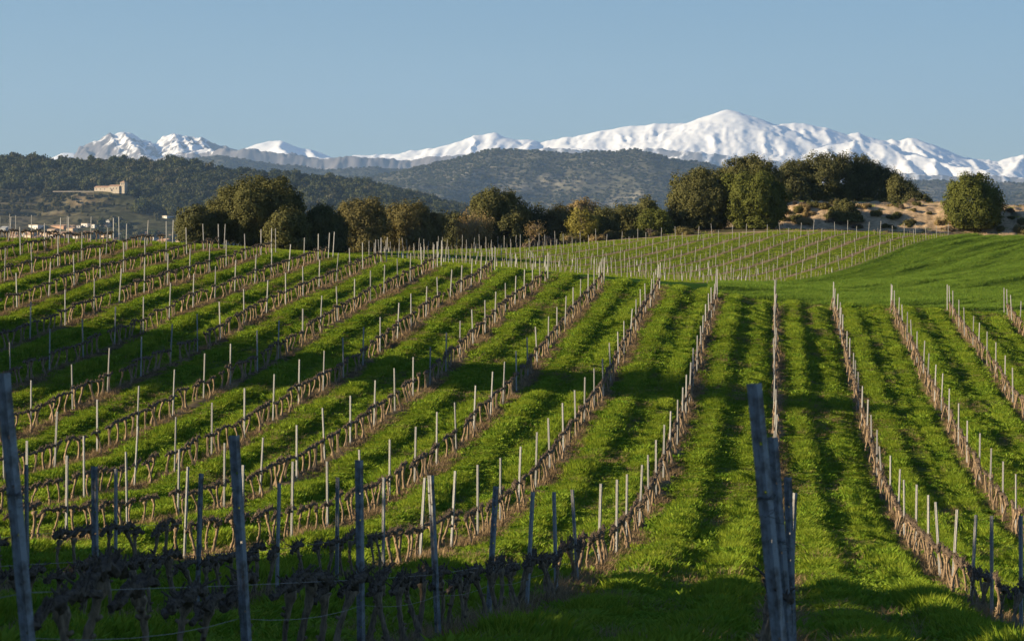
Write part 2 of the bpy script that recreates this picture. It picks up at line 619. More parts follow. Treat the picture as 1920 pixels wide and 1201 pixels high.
def scatter(name, P, rot, scl, idx, sources, label, zscl=None):
    me = bpy.data.meshes.new(name)
    me.vertices.add(len(P))
    me.vertices.foreach_set('co', np.asarray(P, np.float32).ravel())
    S = np.stack([scl, scl, scl if zscl is None else zscl], 1).astype(np.float32)
    E3 = np.zeros((len(P), 3), np.float32)
    E3[:, 2] = rot
    for nm, ty, dat, key in (('sc', 'FLOAT_VECTOR', S, 'vector'), ('ro', 'FLOAT_VECTOR', E3, 'vector'), ('ix', 'INT', np.asarray(idx, np.int32), 'value')):
        a = me.attributes.new(nm, ty, 'POINT')
        a.data.foreach_set(key, dat.ravel())
    o = link(name, me)
    ng = bpy.data.node_groups.new(name, 'GeometryNodeTree')
    ng.interface.new_socket('Geometry', in_out='INPUT', socket_type='NodeSocketGeometry')
    ng.interface.new_socket('Geometry', in_out='OUTPUT', socket_type='NodeSocketGeometry')
    n, l = ng.nodes, ng.links
    gi, go = n.new('NodeGroupInput'), n.new('NodeGroupOutput')
    ip = n.new('GeometryNodeInstanceOnPoints')
    gt = n.new('GeometryNodeGeometryToInstance')
    for s in sources[::-1]:
        ob = n.new('GeometryNodeObjectInfo')
        ob.inputs['Object'].default_value = s
        ob.inputs['As Instance'].default_value = False
        l.new(ob.outputs['Geometry'], gt.inputs[0])

    def named(nm, ty):
        a = n.new('GeometryNodeInputNamedAttribute')
        a.data_type = ty
        a.inputs['Name'].default_value = nm
        return a.outputs['Attribute']
    l.new(gi.outputs[0], ip.inputs['Points'])
    l.new(gt.outputs[0], ip.inputs['Instance'])
    ip.inputs['Pick Instance'].default_value = True
    l.new(named('ix', 'INT'), ip.inputs['Instance Index'])
    l.new(named('ro', 'FLOAT_VECTOR'), ip.inputs['Rotation'])
    l.new(named('sc', 'FLOAT_VECTOR'), ip.inputs['Scale'])
    l.new(ip.outputs[0], go.inputs[0])
    md = o.modifiers.new('scatter', 'NODES')
    md.node_group = ng
    return tag(o, label, kind='stuff')


def in_view(X, Y, m=160):
    px = VX + FPX * X / np.maximum(Y, 1)
    return (px > -m) & (px < 1920 + m)


def jgrid(x0, x1, y0, y1, s):
    nx_, ny_ = int((x1 - x0) / s), int((y1 - y0) / s)
    gx_, gy_ = np.meshgrid(np.arange(nx_), np.arange(ny_))
    X = x0 + (gx_ + rng.random(gx_.shape)) * s
    Y = y0 + (gy_ + rng.random(gx_.shape)) * s
    X, Y = X.ravel(), Y.ravel()
    k = in_view(X, Y)
    return X[k], Y[k]


M_grass = leafy('grass_blades', (.138, .222, .020), (.285, .345, .040), .25)
M_weed = leafy('weed_leaves', (.12, .22, .022), (.25, .34, .040), .25)
M_dry = leafy('dry_stalks', (.20, .14, .075), (.38, .27, .15), .15, tr_tint=(1, .95, .8))
M_wheat = leafy('corn_blades', (.095, .18, .026), (.185, .27, .042), .25)
tall = [blade_clump('tall_grass_clump', M_grass, 56, .18, .06, .17, .007, .7, 100 + i) for i in range(3)]
short = [blade_clump('short_grass_clump', M_grass, 44, .19, .03, .085, .007, .7, 110 + i) for i in range(3)]
weed = [blade_clump('weed_clump', M_weed, 30, .16, .05, .15, .015, .8, 120 + i, 3, True) for i in range(3)]
dry = [blade_clump('dry_clump', M_dry, 24, .18, .05, .22, .004, .9, 130 + i) for i in range(3)]
corn = [blade_clump('corn_clump', M_wheat, 48, .23, .10, .24, .008, .6, 140 + i) for i in range(3)]

# grass of the first vineyard
X, Y = jgrid(-50, 18, 8, 172, .165)
main, f2, wh = zones(X, Y)
u = row_u(X + .12 * (fbm(X * .5, Y * .25, 3, 2) - .5))
dv = np.minimum(u, ROW - u)
rid = np.exp(-((u - .95) / .34) ** 2) + np.exp(-((u - 2.45) / .34) ** 2)
pn = fbm(X * .8, Y * .35, 21, 2)
pb = fbm(X * .55, Y * .5, 23, 3)
edge_strip = (1 - main) * (wh < .5) * (f2 < .5)
dens = main * (.95 * np.clip(rid, 0, 1) + .74 * sstep(.08, .36, dv) * sstep(.28, .46, pb) + .2 * sstep(.2, .5, dv))
dens = np.where(Y > 157 + np.clip(-X, 0, 60) * .2, np.maximum(dens, .75 * main), dens)
near = sstep(50, 38, Y) * .25
r = rng.random(len(X))
k = r < dens + near * (dv > .45)
Xg, Yg = X[k], Y[k]
rg_, pg = rid[k], pn[k]
n = len(Xg)
pick = rng.random(n)
wd = fbm(Xg * .9, Yg * .9, 27, 2)
idx = np.where(rg_ > .35, np.where(pick < .22 + .5 * (wd > .56), 6 + rng.integers(0, 3, n), rng.integers(0, 3, n)), np.where(pick < .25, 6 + rng.integers(0, 3, n), 3 + rng.integers(0, 3, n)))
scl = .75 + .5 * rng.random(n)
zs = scl * (.35 + 1.3 * sstep(.2, .8, pg)) * np.where(rg_ > .35, 1.0, .85)
P = np.stack([Xg, Yg, ground_h(Xg, Yg)], 1)
scatter('grass', P, rng.random(n) * 6.283, scl, idx, tall + short + weed, 'lush green grass and weeds growing in strips between the vine rows', zs)
# dry weeds along the vine lines
k = (rng.random(len(X)) < main * (.55 * sstep(.26, .05, np.minimum(dv, np.abs(u - .22))) * sstep(.22, .45, fbm(X * .7, Y * .3, 51, 3)) + .16 * sstep(.4, .8, dv) * sstep(.4, .62, fbm(X * .5, Y * .35, 57, 3)))) & (Y < 168)
Xd, Yd = X[k], Y[k]
n = len(Xd)
scatter('dry_weeds', np.stack([Xd, Yd, ground_h(Xd, Yd)], 1), rng.random(n) * 6.283, .7 + .6 * rng.random(n), rng.integers(0, 3, n), dry, 'dry tan weeds along the foot of the vine rows', (.7 + .6 * rng.random(n)) * (.35 + .9 * fbm(Xd * .4, Yd * .25, 53, 2)))
# green corn field
X, Y = jgrid(-4, 30, 160, 271, .24)
main, f2, wh = zones(X, Y)
k = (wh > .5) & (rng.random(len(X)) < .95)
X, Y = X[k], Y[k]
n = len(X)
pl, pp = X * V2[0] + Y * V2[1], X * N2[0] + Y * N2[1]
wv = .6 * fbm(pl * .04, pp * .5 + .6 * np.sin(pl * .05), 33, 3) + .4 * fbm(pl * .09, pp * 1.5 + .6 * np.sin(pl * .05), 34, 2)
zc = .3 + 1.6 * sstep(.34, .66, wv)
scatter('green_corn', np.stack([X, Y, ground_h(X, Y)], 1), rng.random(n) * 6.283, .8 + .4 * rng.random(n), rng.integers(0, 3, n), corn, 'deep green young corn rippled by the wind beside the far vineyard', zc)
# thin grass between the far rows
X, Y = jgrid(-40, 17, 165, 264, .3)
main, f2, wh = zones(X, Y)
d2 = d2_row(X, Y)
k = (f2 > .5) & (rng.random(len(X)) < .95 * sstep(.15, .5, d2) * (.5 + .9 * fbm(X * .3, Y * .2, 61, 2)))
X, Y = X[k], Y[k]
n = len(X)
scatter('thin_grass', np.stack([X, Y, ground_h(X, Y)], 1), rng.random(n) * 6.283, .8 + .5 * rng.random(n), 3 + rng.integers(0, 3, n), tall + short + weed, 'thin grass between the rows of the far young vineyard')
# dry grass round the trees and on the bank
X, Y = jgrid(-75, 30, 168, 330, .55)
main, f2, wh = zones(X, Y)
k = (main < .1) & (f2 < .1) & (wh < .1) & (rng.random(len(X)) < .55 * sstep(.35, .6, fbm(X * .25, Y * .2, 71, 3)))
X, Y = X[k], Y[k]
n = len(X)
scatter('rough_grass', np.stack([X, Y, ground_h(X, Y)], 1), rng.random(n) * 6.283, .9 + .9 * rng.random(n), np.where(rng.random(n) < .7, rng.integers(0, 3, n), 3 + rng.integers(0, 3, n)), dry + short, 'rough dry grass round the trees and on the sandy bank')

# ------------------------------------------------------------------ trellis posts
M_steel = noisy('galvanised_steel', (.19, .185, .175), (.34, .335, .32), 22, .55, metallic=.0, spec=.4, pos=(.3, .7), vary=.22)
M_steel_old = noisy('weathered_steel', (.12, .105, .09), (.29, .295, .295), 11, .6, metallic=.1, spec=.3, pos=(.36, .56), bump=.15, vary=.12)
M_wire = noisy('wire', (.10, .095, .085), (.22, .21, .19), 40, .5, metallic=.4)
SECT = [(-.019, .034), (-.0285, .034), (-.0285, 0), (-.0095, 0), (-.004, .007), (.004, .007), (.0095, 0), (.0285, 0), (.0285, .034), (.019, .034)]
T = .0024


def post_mesh(name, h, m, detail, scale=1.0):
    o = np.array(SECT) * scale
    inn = np.array([(-.019, .034 - T), (-.0285 + T, .034 - T), (-.0285 + T, T), (-.0095 - T * .3, T), (-.004 - T * .3, .007 + T), (.004 + T * .3, .007 + T), (.0095 + T * .3, T),
                    (.0285 - T, T), (.0285 - T, .034 - T), (.019, .034 - T)]) * scale
    zl = [-.3]
    holes = []
    if detail:
        z = .12
        while z < h - .08:
            holes.append(len(zl))
            zl += [z, z + .014]
            z += .105
    else:
        zl += [h * .5]
    zl.append(h)
    zl = np.array(zl)
    m_ = len(o)
    V, Q = [], []
    for z in zl:
        V += [(x, y, z) for x, y in o] + [(x, y, z) for x, y in inn]
    L = 2 * m_
    for i in range(len(zl) - 1):
        for j in range(m_ - 1):
            if i in holes and j == (2 if i % 4 == 1 else 6) and detail:
                continue
            a, b = i * L + j, (i + 1) * L + j
            Q.append((a, a + 1, b + 1, b))
            Q.append((a + m_ + 1, a + m_, b + m_, b + m_ + 1))
        for j in (0, m_ - 1):
            a, b = i * L + j, (i + 1) * L + j
            Q.append((a, b, b + m_, a + m_))
    t0 = (len(zl) - 1) * L
    for j in range(m_ - 1):
        Q.append((t0 + j, t0 + j + 1, t0 + j + 1 + m_, t0 + j + m_))
    return make_mesh(name, V, np.array(Q), m)


POST_NEAR = [post_mesh('trellis_post', h, M_steel_old, True) for h in (1.54, 1.56, 1.51)]
POST_FAR = [post_mesh('trellis_post', h, M_steel, False, .86) for h in (1.51, 1.55, 1.47, 1.53)]
POST_LOW = [post_mesh('trellis_post', h, M_steel, False, .68) for h in (1.2, 1.27, 1.1)]
WEB = R(-38)
ROWNAME = {0: 'straight row behind the tall leaning posts'}
for k_ in range(1, 16):
    ROWNAME[k_] = '%srow left of the straight row' % (nth(k_) + ' ')
for k_ in range(1, 7):
    ROWNAME[-k_] = '%srow right of the straight row' % (nth(k_) + ' ')

post_pos = {}


def put_post(k, x, y, rx, ry, me, name='trellis_post'):
    o = link(name, me, (x, y, gz(x, y)))
    o.rotation_mode = 'ZYX'
    o.rotation_euler = (rx, ry, WEB + float(rng.normal(0, .15)))
    return o


rows_posts = {}
for k in range(-5, 15):
    ys = []
    j = 0
    while True:
        y = 12.15 + PITCH_Y * j
        if y > ROWEND[k] - 2.2:
            break
        ys.append(y + float(np.clip(rng.normal(0, .12), -.25, .25)))
        j += 1
    ys += [ROWEND[k] - .7, ROWEND[k] + float(rng.uniform(.6, 1.4))]
    rows_posts[k] = ys
LEAN = {(1, 0): (-3.19, -.095), (1, 1): (-3.215, -.06), (1, 2): (-3.27, -.012), (0, 0): (.045, -.098), (0, 1): (.088, -.078), (0, 2): (.125, -.03), (0, 3): (.10, .04)}
POSTS = []
rows_posts[-1][5], rows_posts[-1][6], rows_posts[-1][7] = 38.0, 43.6, 48.3
for k, ys in rows_posts.items():
    tot = len(ys)
    for j, y in enumerate(ys):
        x = -ROW * k + (.0 if k else -.08) + float(rng.normal(0, .025))
        rx, ry = float(rng.normal(0, .018)), float(rng.normal(.012, .026))
        if j >= tot - 2:
            rx -= .05
        if (k, j) in LEAN:
            x, s = LEAN[(k, j)]
            y = 12.15 + PITCH_Y * j
            rx, ry = .0, math.atan(s)
        if not in_view(np.array([x]), np.array([y]), 60)[0]:
            continue
        nearp = y < 34
        me = POST_NEAR[(j + k) % 3] if nearp else POST_FAR[int(rng.integers(0, 4))]
        o = put_post(k, x, y, rx, ry, me)
        if k == 0 and j < 4:
            lab = ['tallest leaning grey steel post, nearest of the cluster at the lower right', 'second leaning grey steel post, tucked behind the tallest leaning post',
                   'third dark steel post of the leaning cluster, slim and nearly upright', 'fourth dark steel post of the cluster, tilted to the right'][j]
        elif k == 1 and j == 0:
            lab = 'large leaning dark steel post cut by the left edge of the picture'
        else:
            lab = 'slim steel post, %s from the crest in the %s' % (nth(tot - j), ROWNAME[k])
        tag(o, lab, 'vineyard post', 'steel posts of the near vineyard')
        POSTS.append(o)
        if (k, j) in ((0, 0), (1, 0), (0, 1)):
            w = Geo()
            hz = 1.04 if k == 0 else 1.03
            if j == 1:
                hz = .92
            a = np.linspace(0, 4 * np.pi + .6, 40)
            w.tube(np.stack([.036 * np.cos(a), .017 + .026 * np.sin(a), hz + .012 * a / 12 + .004 * np.sin(a * 3)], 1), .0028, 5)
            rg2 = np.random.default_rng(50 + k + j)
            for q in range(9):
                t = np.linspace(0, 1, 9)
                a0 = rg2.random() * 6.28
                wob = rg2.normal(0, .02, (9, 3)) * t[:, None]
                ln = rg2.uniform(.03, .1)
                w.tube(np.stack([.034 * math.cos(a0) + ln * t * np.cos(a0 + t * 2), .015 + .03 * math.sin(a0) + .3 * ln * t, hz + ln * (rg2.random() * 2 - 1) * t], 1) + wob, .002, 4)
            tie = link('wire_tie', w.mesh('wire_tie', M_wire), (0, 0, 0), o)
            tie['label'] = 'dark wire tie with dry vine tendrils twisted round the post'

# ------------------------------------------------------------------ vines
M_trunk = noisy('vine_bark', (.115, .08, .05), (.36, .255, .155), 34, .92, bump=.9, stretch=(1, 1, .25))
M_cordon = noisy('old_vine_wood', (.06, .043, .03), (.17, .125, .085), 38, .94, bump=.9)


def vine_parts(seed, fine=True):
    rg = np.random.default_rng(seed)
    H = .56 + rg.normal(0, .025)
    m = 15 if fine else 4
    t = np.linspace(0, 1, m)
    ph = rg.random() * 6.28
    bend = rg.uniform(.02, .07)
    px = bend * np.sin(t * 3.3 + ph) - bend * math.sin(3.3 + ph)
    py = bend * 1.1 * np.sin(t * 2.6 + ph * 2) - bend * 1.1 * math.sin(2.6 + ph * 2)
    pts = np.stack([px, py, -.06 + (H + .06) * t], 1)
    rad = .028 * (1.25 - .5 * np.sin(t * 2.6)) + .014 * (t > .9) + .012 * (t < .05)
    rad = rad * rg.uniform(.85, 1.2) * (1 if fine else 1.3)
    tr = Geo()
    tr.tube(pts, rad, 8 if fine else 5, noise=.3 if fine else .1, seed=seed)
    if fine:
        for _ in range(5):
            i = rg.integers(2, m - 1)
            a = rg.random() * 6.28
            c = pts[i] + rad[i] * .7 * np.array([math.cos(a), math.sin(a), 0])
            tr.tube(np.array([c, c + .03 * np.array([math.cos(a), math.sin(a), .5])]), [.017, .011], 5)
    co = Geo()
    for sd in (-1, 1):
        L = rg.uniform(.48, .58)
        q = 11 if fine else 4
        s = np.linspace(0, 1, q)
        ap = np.stack([rg.normal(0, .012, q), sd * L * s, H + .04 * np.sin(s * 2.5 + rg.random() * 2) + rg.normal(0, .012, q)], 1)
        ap[0] = (0, 0, H - .02)
        co.tube(ap, .029 - .009 * s + (.010 * rg.random(q)) + (0 if fine else .008), 7 if fine else 4, noise=.35, seed=seed + 5)
        nsp = 7 if fine else 7
        for e in range(nsp):
            f = (e + .6 + .4 * rg.random()) / (nsp + .3)
            b = np.array([np.interp(f, s, ap[:, i]) for i in range(3)])
            d = np.array([rg.normal(0, .35), rg.normal(0, .3), 1.0])
            ln = rg.uniform(.04, .10)
            c = b + d * ln * .55
            d2_ = d + np.array([rg.normal(0, .5), rg.normal(0, .5), 0])
            co.tube(np.array([b, c, c + d2_ * ln * .5]), [.012, .009, .006], 5 if fine else 3)
            if fine and rg.random() < .6:
                co.tube(np.array([b, b + np.array([d[0] - .5 * sd, d[1] + .4 * sd, .8]) * ln * .8]), [.010, .006], 4)
        if fine and rg.random() < .7:
            tt = np.linspace(0, 1, 7)
            st = ap[int(rg.integers(2, q))]
            co.tube(st + np.stack([.05 * np.sin(tt * 3 + ph), sd * .12 * tt, -.1 * tt + .12 * np.sin(tt * 3)], 1) * rg.uniform(.5, 1.4), .003, 4)
    return tr, co


NV = 10
V_TR, V_CO = [], []
for i in range(NV):
    a, b = vine_parts(300 + i)
    V_TR.append(a.mesh('trunk', M_trunk, True))
    V_CO.append(b.mesh('cordon', M_cordon))
V_FAR = []
for i in range(8):
    a, b = vine_parts(400 + i, False)
    V_FAR.append((arrays(a.mesh('far_vine_trunk', M_trunk)), arrays(b.mesh('far_vine_arms', M_cordon))))

slots = []
for k, ys in rows_posts.items():
    tot = len(ys)
    y_first = [ys[0] - PITCH_Y] + ys
    for j in range(-1, tot - 2):
        y0 = ys[j] if j >= 0 else ys[0] - PITCH_Y
        y1 = ys[j + 1]
        nv = int(round((y1 - y0) / .92))
        for m_ in range(nv):
            y = y0 + (y1 - y0) * (m_ + .5) / nv + float(rng.normal(0, .07))
            if rng.random() < .05:
                continue
            x = -ROW * k + float(rng.normal(0, .035))
            if y > (8.5 if k else 17) and in_view(np.array([x]), np.array([y]), 40)[0]:
                slots.append((y, x, k, tot - (j + 1), nv - m_))
slots.sort()
# the tallest leaning posts stand in front of the straight row: its vines count, the rest of a row too
NIND = 300
proto = []
for i, (y, x, k, pj, mm) in enumerate(slots[:NIND]):
    r = empty('grapevine', (x, y, gz(x, y)))
    for nm, src in (('trunk', V_TR), ('cordon', V_CO)):
        c = bpy.data.objects.new(nm, src[int(rng.integers(0, NV))] if nm == 'trunk' else src[i % NV])
        COL.objects.link(c)
        c.parent = r
    r.rotation_euler = (0, 0, (0 if rng.random() < .5 else math.pi) + float(rng.normal(0, .05)))
    s = float(rng.uniform(.88, 1.06))
    r.scale = (s, s * .98, s)
    tag(r, 'bare vine, %s below post %d from the crest, %s' % (nth(mm), pj, ROWNAME[k].replace(' behind the tall leaning posts', ' behind the leaning posts')),
        'grapevine', 'bare pruned vines of the near rows')
far_v, far_q, far_t, mi_q, mi_t, off = [], [], [], [], [], 0
for (y, x, k, pj, mm) in slots[NIND:]:
    z = gz(x, y)
    a = V_FAR[int(rng.integers(0, 8))]
    fl = 1 if rng.random() < .5 else -1
    s = rng.uniform(.92, 1.14)
    for part, (v, q, t) in enumerate(a):
        far_v.append(v * (s * fl, s * fl, s) + (x, y, z))
        if len(q):
            far_q.append(q + off)
            mi_q.append(np.full(len(q), part))
        if len(t):
            far_t.append(t + off)
            mi_t.append(np.full(len(t), part))
        off += len(v)
me = make_mesh('grapevines', np.vstack(far_v), [np.vstack(far_q), np.vstack(far_t)], [M_trunk, M_cordon], mat_idx=np.concatenate(mi_q + mi_t))
tag(link('grapevines', me), 'bare pruned vines lined up in the farther rows of the near vineyard', kind='stuff')

# wires of the nearest rows
for k, hs in ((1, (.40, .60)), (0, (.60,)), (2, (.60,)), (3, (.60,)), (-1, (.60,))):
    for h in hs:
        ys = [rows_posts[k][0] - PITCH_Y] + rows_posts[k][:-1]
        pts = []
        for a, b in zip(ys[:-1], ys[1:]):
            if b < 9:
                continue
            for t in np.linspace(0, 1, 6)[:-1]:
                y = a + (b - a) * t
                za, zb = gz(-ROW * k, a), gz(-ROW * k, b)
                pts.append((-ROW * k + (.04 if h < .5 else .02), y, za + (zb - za) * t + h - .05 * 4 * t * (1 - t) * (h < .5)))
        w = Geo()
        w.tube(np.array(pts), .0019, 4)
        tag(link('trellis_wire', w.mesh('trellis_wire', M_wire)), ('sagging low wire under the cordons, ' if h < .5 else 'wire carrying the cordons, ') + ROWNAME[k].replace(' behind the tall leaning posts', ' behind the leaning posts'), 'wire', 'trellis wires')

# ------------------------------------------------------------------ the young vineyard beyond the crest
M_sleeve = noisy('white_sleeve', (.40, .39, .36), (.55, .54, .50), 12, .6)
M_stake = noisy('pale_stake', (.25, .21, .15), (.40, .34, .25), 14, .8)
far_posts, stakes = [], []
for r_, (ex, ey) in enumerate(E2[:14]):
    s = 0.0
    q = 0
    while s < 72:
        x, y = ex - V2[0] * s, ey - V2[1] * s
        if y > 203 and VX + FPX * x / y > 690 and in_view(np.array([x]), np.array([y]), 40)[0]:
            far_posts.append((y, x + rng.normal(0, .04), rng.normal(0, .045), r_, q))
        for m_ in range(1, 4):
            s2 = s + 3.5 * m_ / 4 + rng.normal(0, .06)
            x, y = ex - V2[0] * s2, ey - V2[1] * s2
            if y > 203 and VX + FPX * x / y > 690 and in_view(np.array([x]), np.array([y]), 40)[0] and rng.random() < .93:
                stakes.append((y, x + rng.normal(0, .03), r_))
        s += 3.5
        q += 1
me_v, me_q, off = [], [], 0
pa = [arrays(m_) for m_ in POST_LOW]
for (y, x, tl, r_, q) in far_posts:
    v, qq, tt = pa[int(rng.integers(0, 3))]
    c, s = math.cos(WEB), math.sin(WEB)
    w = v.copy()
    w[:, 0], w[:, 1] = v[:, 0] * c - v[:, 1] * s, v[:, 0] * s + v[:, 1] * c
    w[:, 0] += w[:, 2] * tl
    me_v.append(w + (x, y, gz(x, y)))
    me_q.append(qq + off)
    off += len(v)
tag(link('trellis_posts', make_mesh('trellis_posts', np.vstack(me_v), np.vstack(me_q), M_steel)), 'pale steel posts standing in the rows of the far young vineyard', kind='stuff')
stakes.sort()
ST = []
for i in range(6):
    gq = Geo()
    rg2 = np.random.default_rng(600 + i)
    h = [.5, .55, .42, .6, .48, .52][i]
    gq.tube(np.array([(0, 0, -.1), (rg2.normal(0, .01), rg2.normal(0, .01), h * .5), (rg2.normal(0, .02), rg2.normal(0, .02), h)]), [.015, .014, .012], 6)
    gq.tube(np.array([(.0, .02, -.05), (.02, .05, h * .45), (.0, .03, h * .85)]), [.012, .011, .008], 5)
    ST.append(gq.mesh('vine_stake', M_stake))
SL = []
for i in range(3):
    gq = Geo()
    gq.tube(np.array([(0, 0, -.05), (.004, 0, .3), (.006, .004, .36 + .05 * i)]), [.036, .035, .034], 8)
    gq.tube(np.array([(0, 0, .34), (.004, 0, .5 + .05 * i)]), [.014, .012], 5)
    SL.append(gq.mesh('vine_sleeve', M_sleeve))
rest_v, rest_q, rest_t, off = [], [], [], 0
sa = [arrays(m_) for m_ in ST]
for i, (y, x, r_) in enumerate(stakes):
    z = gz(x, y)
    if i < 300:
        sl = rng.random() < .18
        o = link('vine_sleeve' if sl else 'vine_stake', (SL if sl else ST)[int(rng.integers(0, 3 if sl else 6))], (x, y, z))
        o.rotation_euler = (float(rng.normal(0, .04)), float(rng.normal(0, .05)), float(rng.random() * 6.28))
        tag(o, ('white sleeve round a young vine, ' if sl else 'thin pale stake of a young vine, ') + '%s row from the right in the far vineyard' % nth(r_ + 1), 'vine sleeve' if sl else 'vine stake', 'stakes and sleeves of the young vines')
    else:
        v, qq, tt = sa[int(rng.integers(0, 6))]
        rest_v.append(v + (x, y, z))
        rest_q.append(qq + off)
        rest_t.append(tt + off)
        off += len(v)
if rest_v:
    tag(link('vine_stakes', make_mesh('vine_stakes', np.vstack(rest_v), [np.vstack(rest_q), np.vstack(rest_t)], M_stake)), 'thin pale stakes of young vines in the upper rows of the far vineyard', kind='stuff')
# ------------------------------------------------------------------ trees
M_barkT = noisy('oak_bark', (.07, .055, .042), (.17, .135, .10), 6, .95, bump=.6, spec=.05)
M_barkL = noisy('pale_bark', (.16, .12, .085), (.34, .26, .18), 6, .95, bump=.6)
OAK = leafy('oak_leaves', (.050, .056, .022), (.165, .158, .060), .12, attr=True, tr_tint=(1.1, 1.05, .6))
OAK_D = leafy('dark_oak_leaves', (.042, .050, .022), (.14, .136, .058), .1, attr=True, tr_tint=(1.1, 1.05, .6))
OAK_G = leafy('green_oak_leaves', (.050, .066, .016), (.16, .17, .044), .14, attr=True, tr_tint=(1.1, 1.1, .5))
TAN = leafy('tan_leaves', (.070, .066, .026), (.21, .18, .075), .15, attr=True, tr_tint=(1.1, 1, .6))
PALE = leafy('pale_leaves', (0.189, 0.145, 0.065), (0.406, 0.304, 0.145), .2, attr=True, tr_tint=(1.1, 1, .6))
LIME = leafy('lime_leaves', (0.138, 0.138, 0.032), (0.334, 0.290, 0.080), .25, attr=True, tr_tint=(1.1, 1.1, .5))


def quads_from(c, nrm, size, rg, asp=1.5):
    """leaf-sized quads with given centres and normals"""
    n = len(c)
    a = rg.normal(size=(n, 3))
    u = np.cross(nrm, a)
    u /= np.linalg.norm(u, axis=1)[:, None] + 1e-9
    w = np.cross(nrm, u)
    s = (size * (.6 + .8 * rg.random(n)))[:, None] if np.ndim(size) == 0 else size[:, None]
    u, w = u * s * .5 * asp, w * s * .5
    V = np.stack([c - u * .9, c - w, c + u, c + w], 1).reshape(-1, 3)
    Q = np.arange(n * 4).reshape(-1, 4)
    return V, Q


def crown(lobes, rg, puff=.42, leaf=.12, per=40, cover=1.0, gap=.0):
    """lobes: (x, y, z, r) metres; leaf clumps (puffs) cover the outside of the lobes, some inside"""
    C, N, TN = [], [], []
    L = np.array(lobes, float)
    for (x, y, z, r) in L:
        npf = max(6, int(cover * 12.57 * r * r / (puff * puff * 1.15)))
        d = rg.normal(size=(npf, 3))
        d /= np.linalg.norm(d, axis=1)[:, None]
        rr = r * (.82 + .24 * rg.random(npf) - .30 * (rg.random(npf) < .25) + .27 * (rg.random(npf) < .16))
        pc = np.array([x, y, z]) + d * rr[:, None] * np.array([1, 1, .92])
        # drop clumps buried deep inside another lobe
        dist = np.linalg.norm(pc[:, None, :] - L[None, :, :3], axis=2) / L[None, :, 3]
        keep = ((dist < .62).sum(1) == 0) & (rg.random(npf) > gap)
        pc, dd = pc[keep], d[keep]
        if not len(pc):
            continue
        pr = puff * (.55 + .9 * rg.random(len(pc)))
        pt = np.clip(rg.normal(.5, .2, len(pc)), 0, 1)
        k = np.repeat(np.arange(len(pc)), per)
        e = rg.normal(size=(len(k), 3))
        e /= np.linalg.norm(e, axis=1)[:, None]
        c = pc[k] + e * (pr[k] * (.35 + .75 * rg.random(len(k)) ** .6))[:, None]
        nn = e * .5 + dd[k] * .75 + np.array([0, 0, .15]) + rg.normal(size=e.shape) * .38
        nn /= np.linalg.norm(nn, axis=1)[:, None]
        C.append(c)
        N.append(nn)
        TN.append(np.clip(.25 + pt[k] * .35 + .3 * rg.random(len(k)), 0, 1))
    C, N, TN = np.vstack(C), np.vstack(N), np.concatenate(TN)
    V, Q = quads_from(C, N, leaf, rg)
    return V, Q, np.repeat(TN, 4)


def limb_mesh(base, lobes, r0, rg, m, stems=1, twigs=0, fork=.35):
    g_ = Geo()
    tops = sorted(lobes, key=lambda q: -q[3])[:7]
    for s in range(stems):
        b = np.array(base) + (np.array([rg.normal(0, .25), rg.normal(0, .25), 0]) if stems > 1 else 0)
        zc = np.mean([q[2] for q in tops]) - base[2]
        cx = np.mean([q[0] for q in tops]) * .35 + b[0] * .65 + rg.normal(0, .15)
        fk = np.array([cx, b[1] + rg.normal(0, .15), base[2] + max(.5, zc * fork)])
        t = np.linspace(0, 1, 6)[:, None]
        pts = b + (fk - b) * t + np.sin(t * 3.1) * np.array([[rg.normal(0, .12), rg.normal(0, .12), 0]])
        pts[0, 2] -= .3
        g_.tube(pts, np.linspace(r0 * 1.25, r0 * .8, 6) / math.sqrt(stems), 9, noise=.1, seed=int(rg.integers(1e6)))
        for q in tops[s::stems]:
            e = np.array(q[:3])
            t = np.linspace(0, 1, 7)[:, None]
            p = fk + (e - fk) * t + np.sin(t * 3.1) * rg.normal(0, .25, 3)[None, :] + np.array([0, 0, .25]) * np.sin(t * 3.1)
            g_.tube(p, np.linspace(r0 * .6, r0 * .12, 7) / math.sqrt(stems), 6, noise=.1, seed=int(rg.integers(1e6)))
            for _ in range(twigs):
                o_ = p[int(rg.integers(3, 7))]
                d = rg.normal(size=3) + np.array([0, 0, .9])
                d /= np.linalg.norm(d)
                ln = q[3] * rg.uniform(.5, 1.15)
                tt = np.linspace(0, 1, 5)[:, None]
                g_.tube(o_ + d * ln * tt + rg.normal(0, .06, (5, 3)) * tt, np.linspace(.022, .006, 5), 4)
    return g_.mesh('trunk', m, True)


def pix(x, y, d):
    return np.array([(x - VX) / FPX * d, d, -(y - YH) / FPX * d])


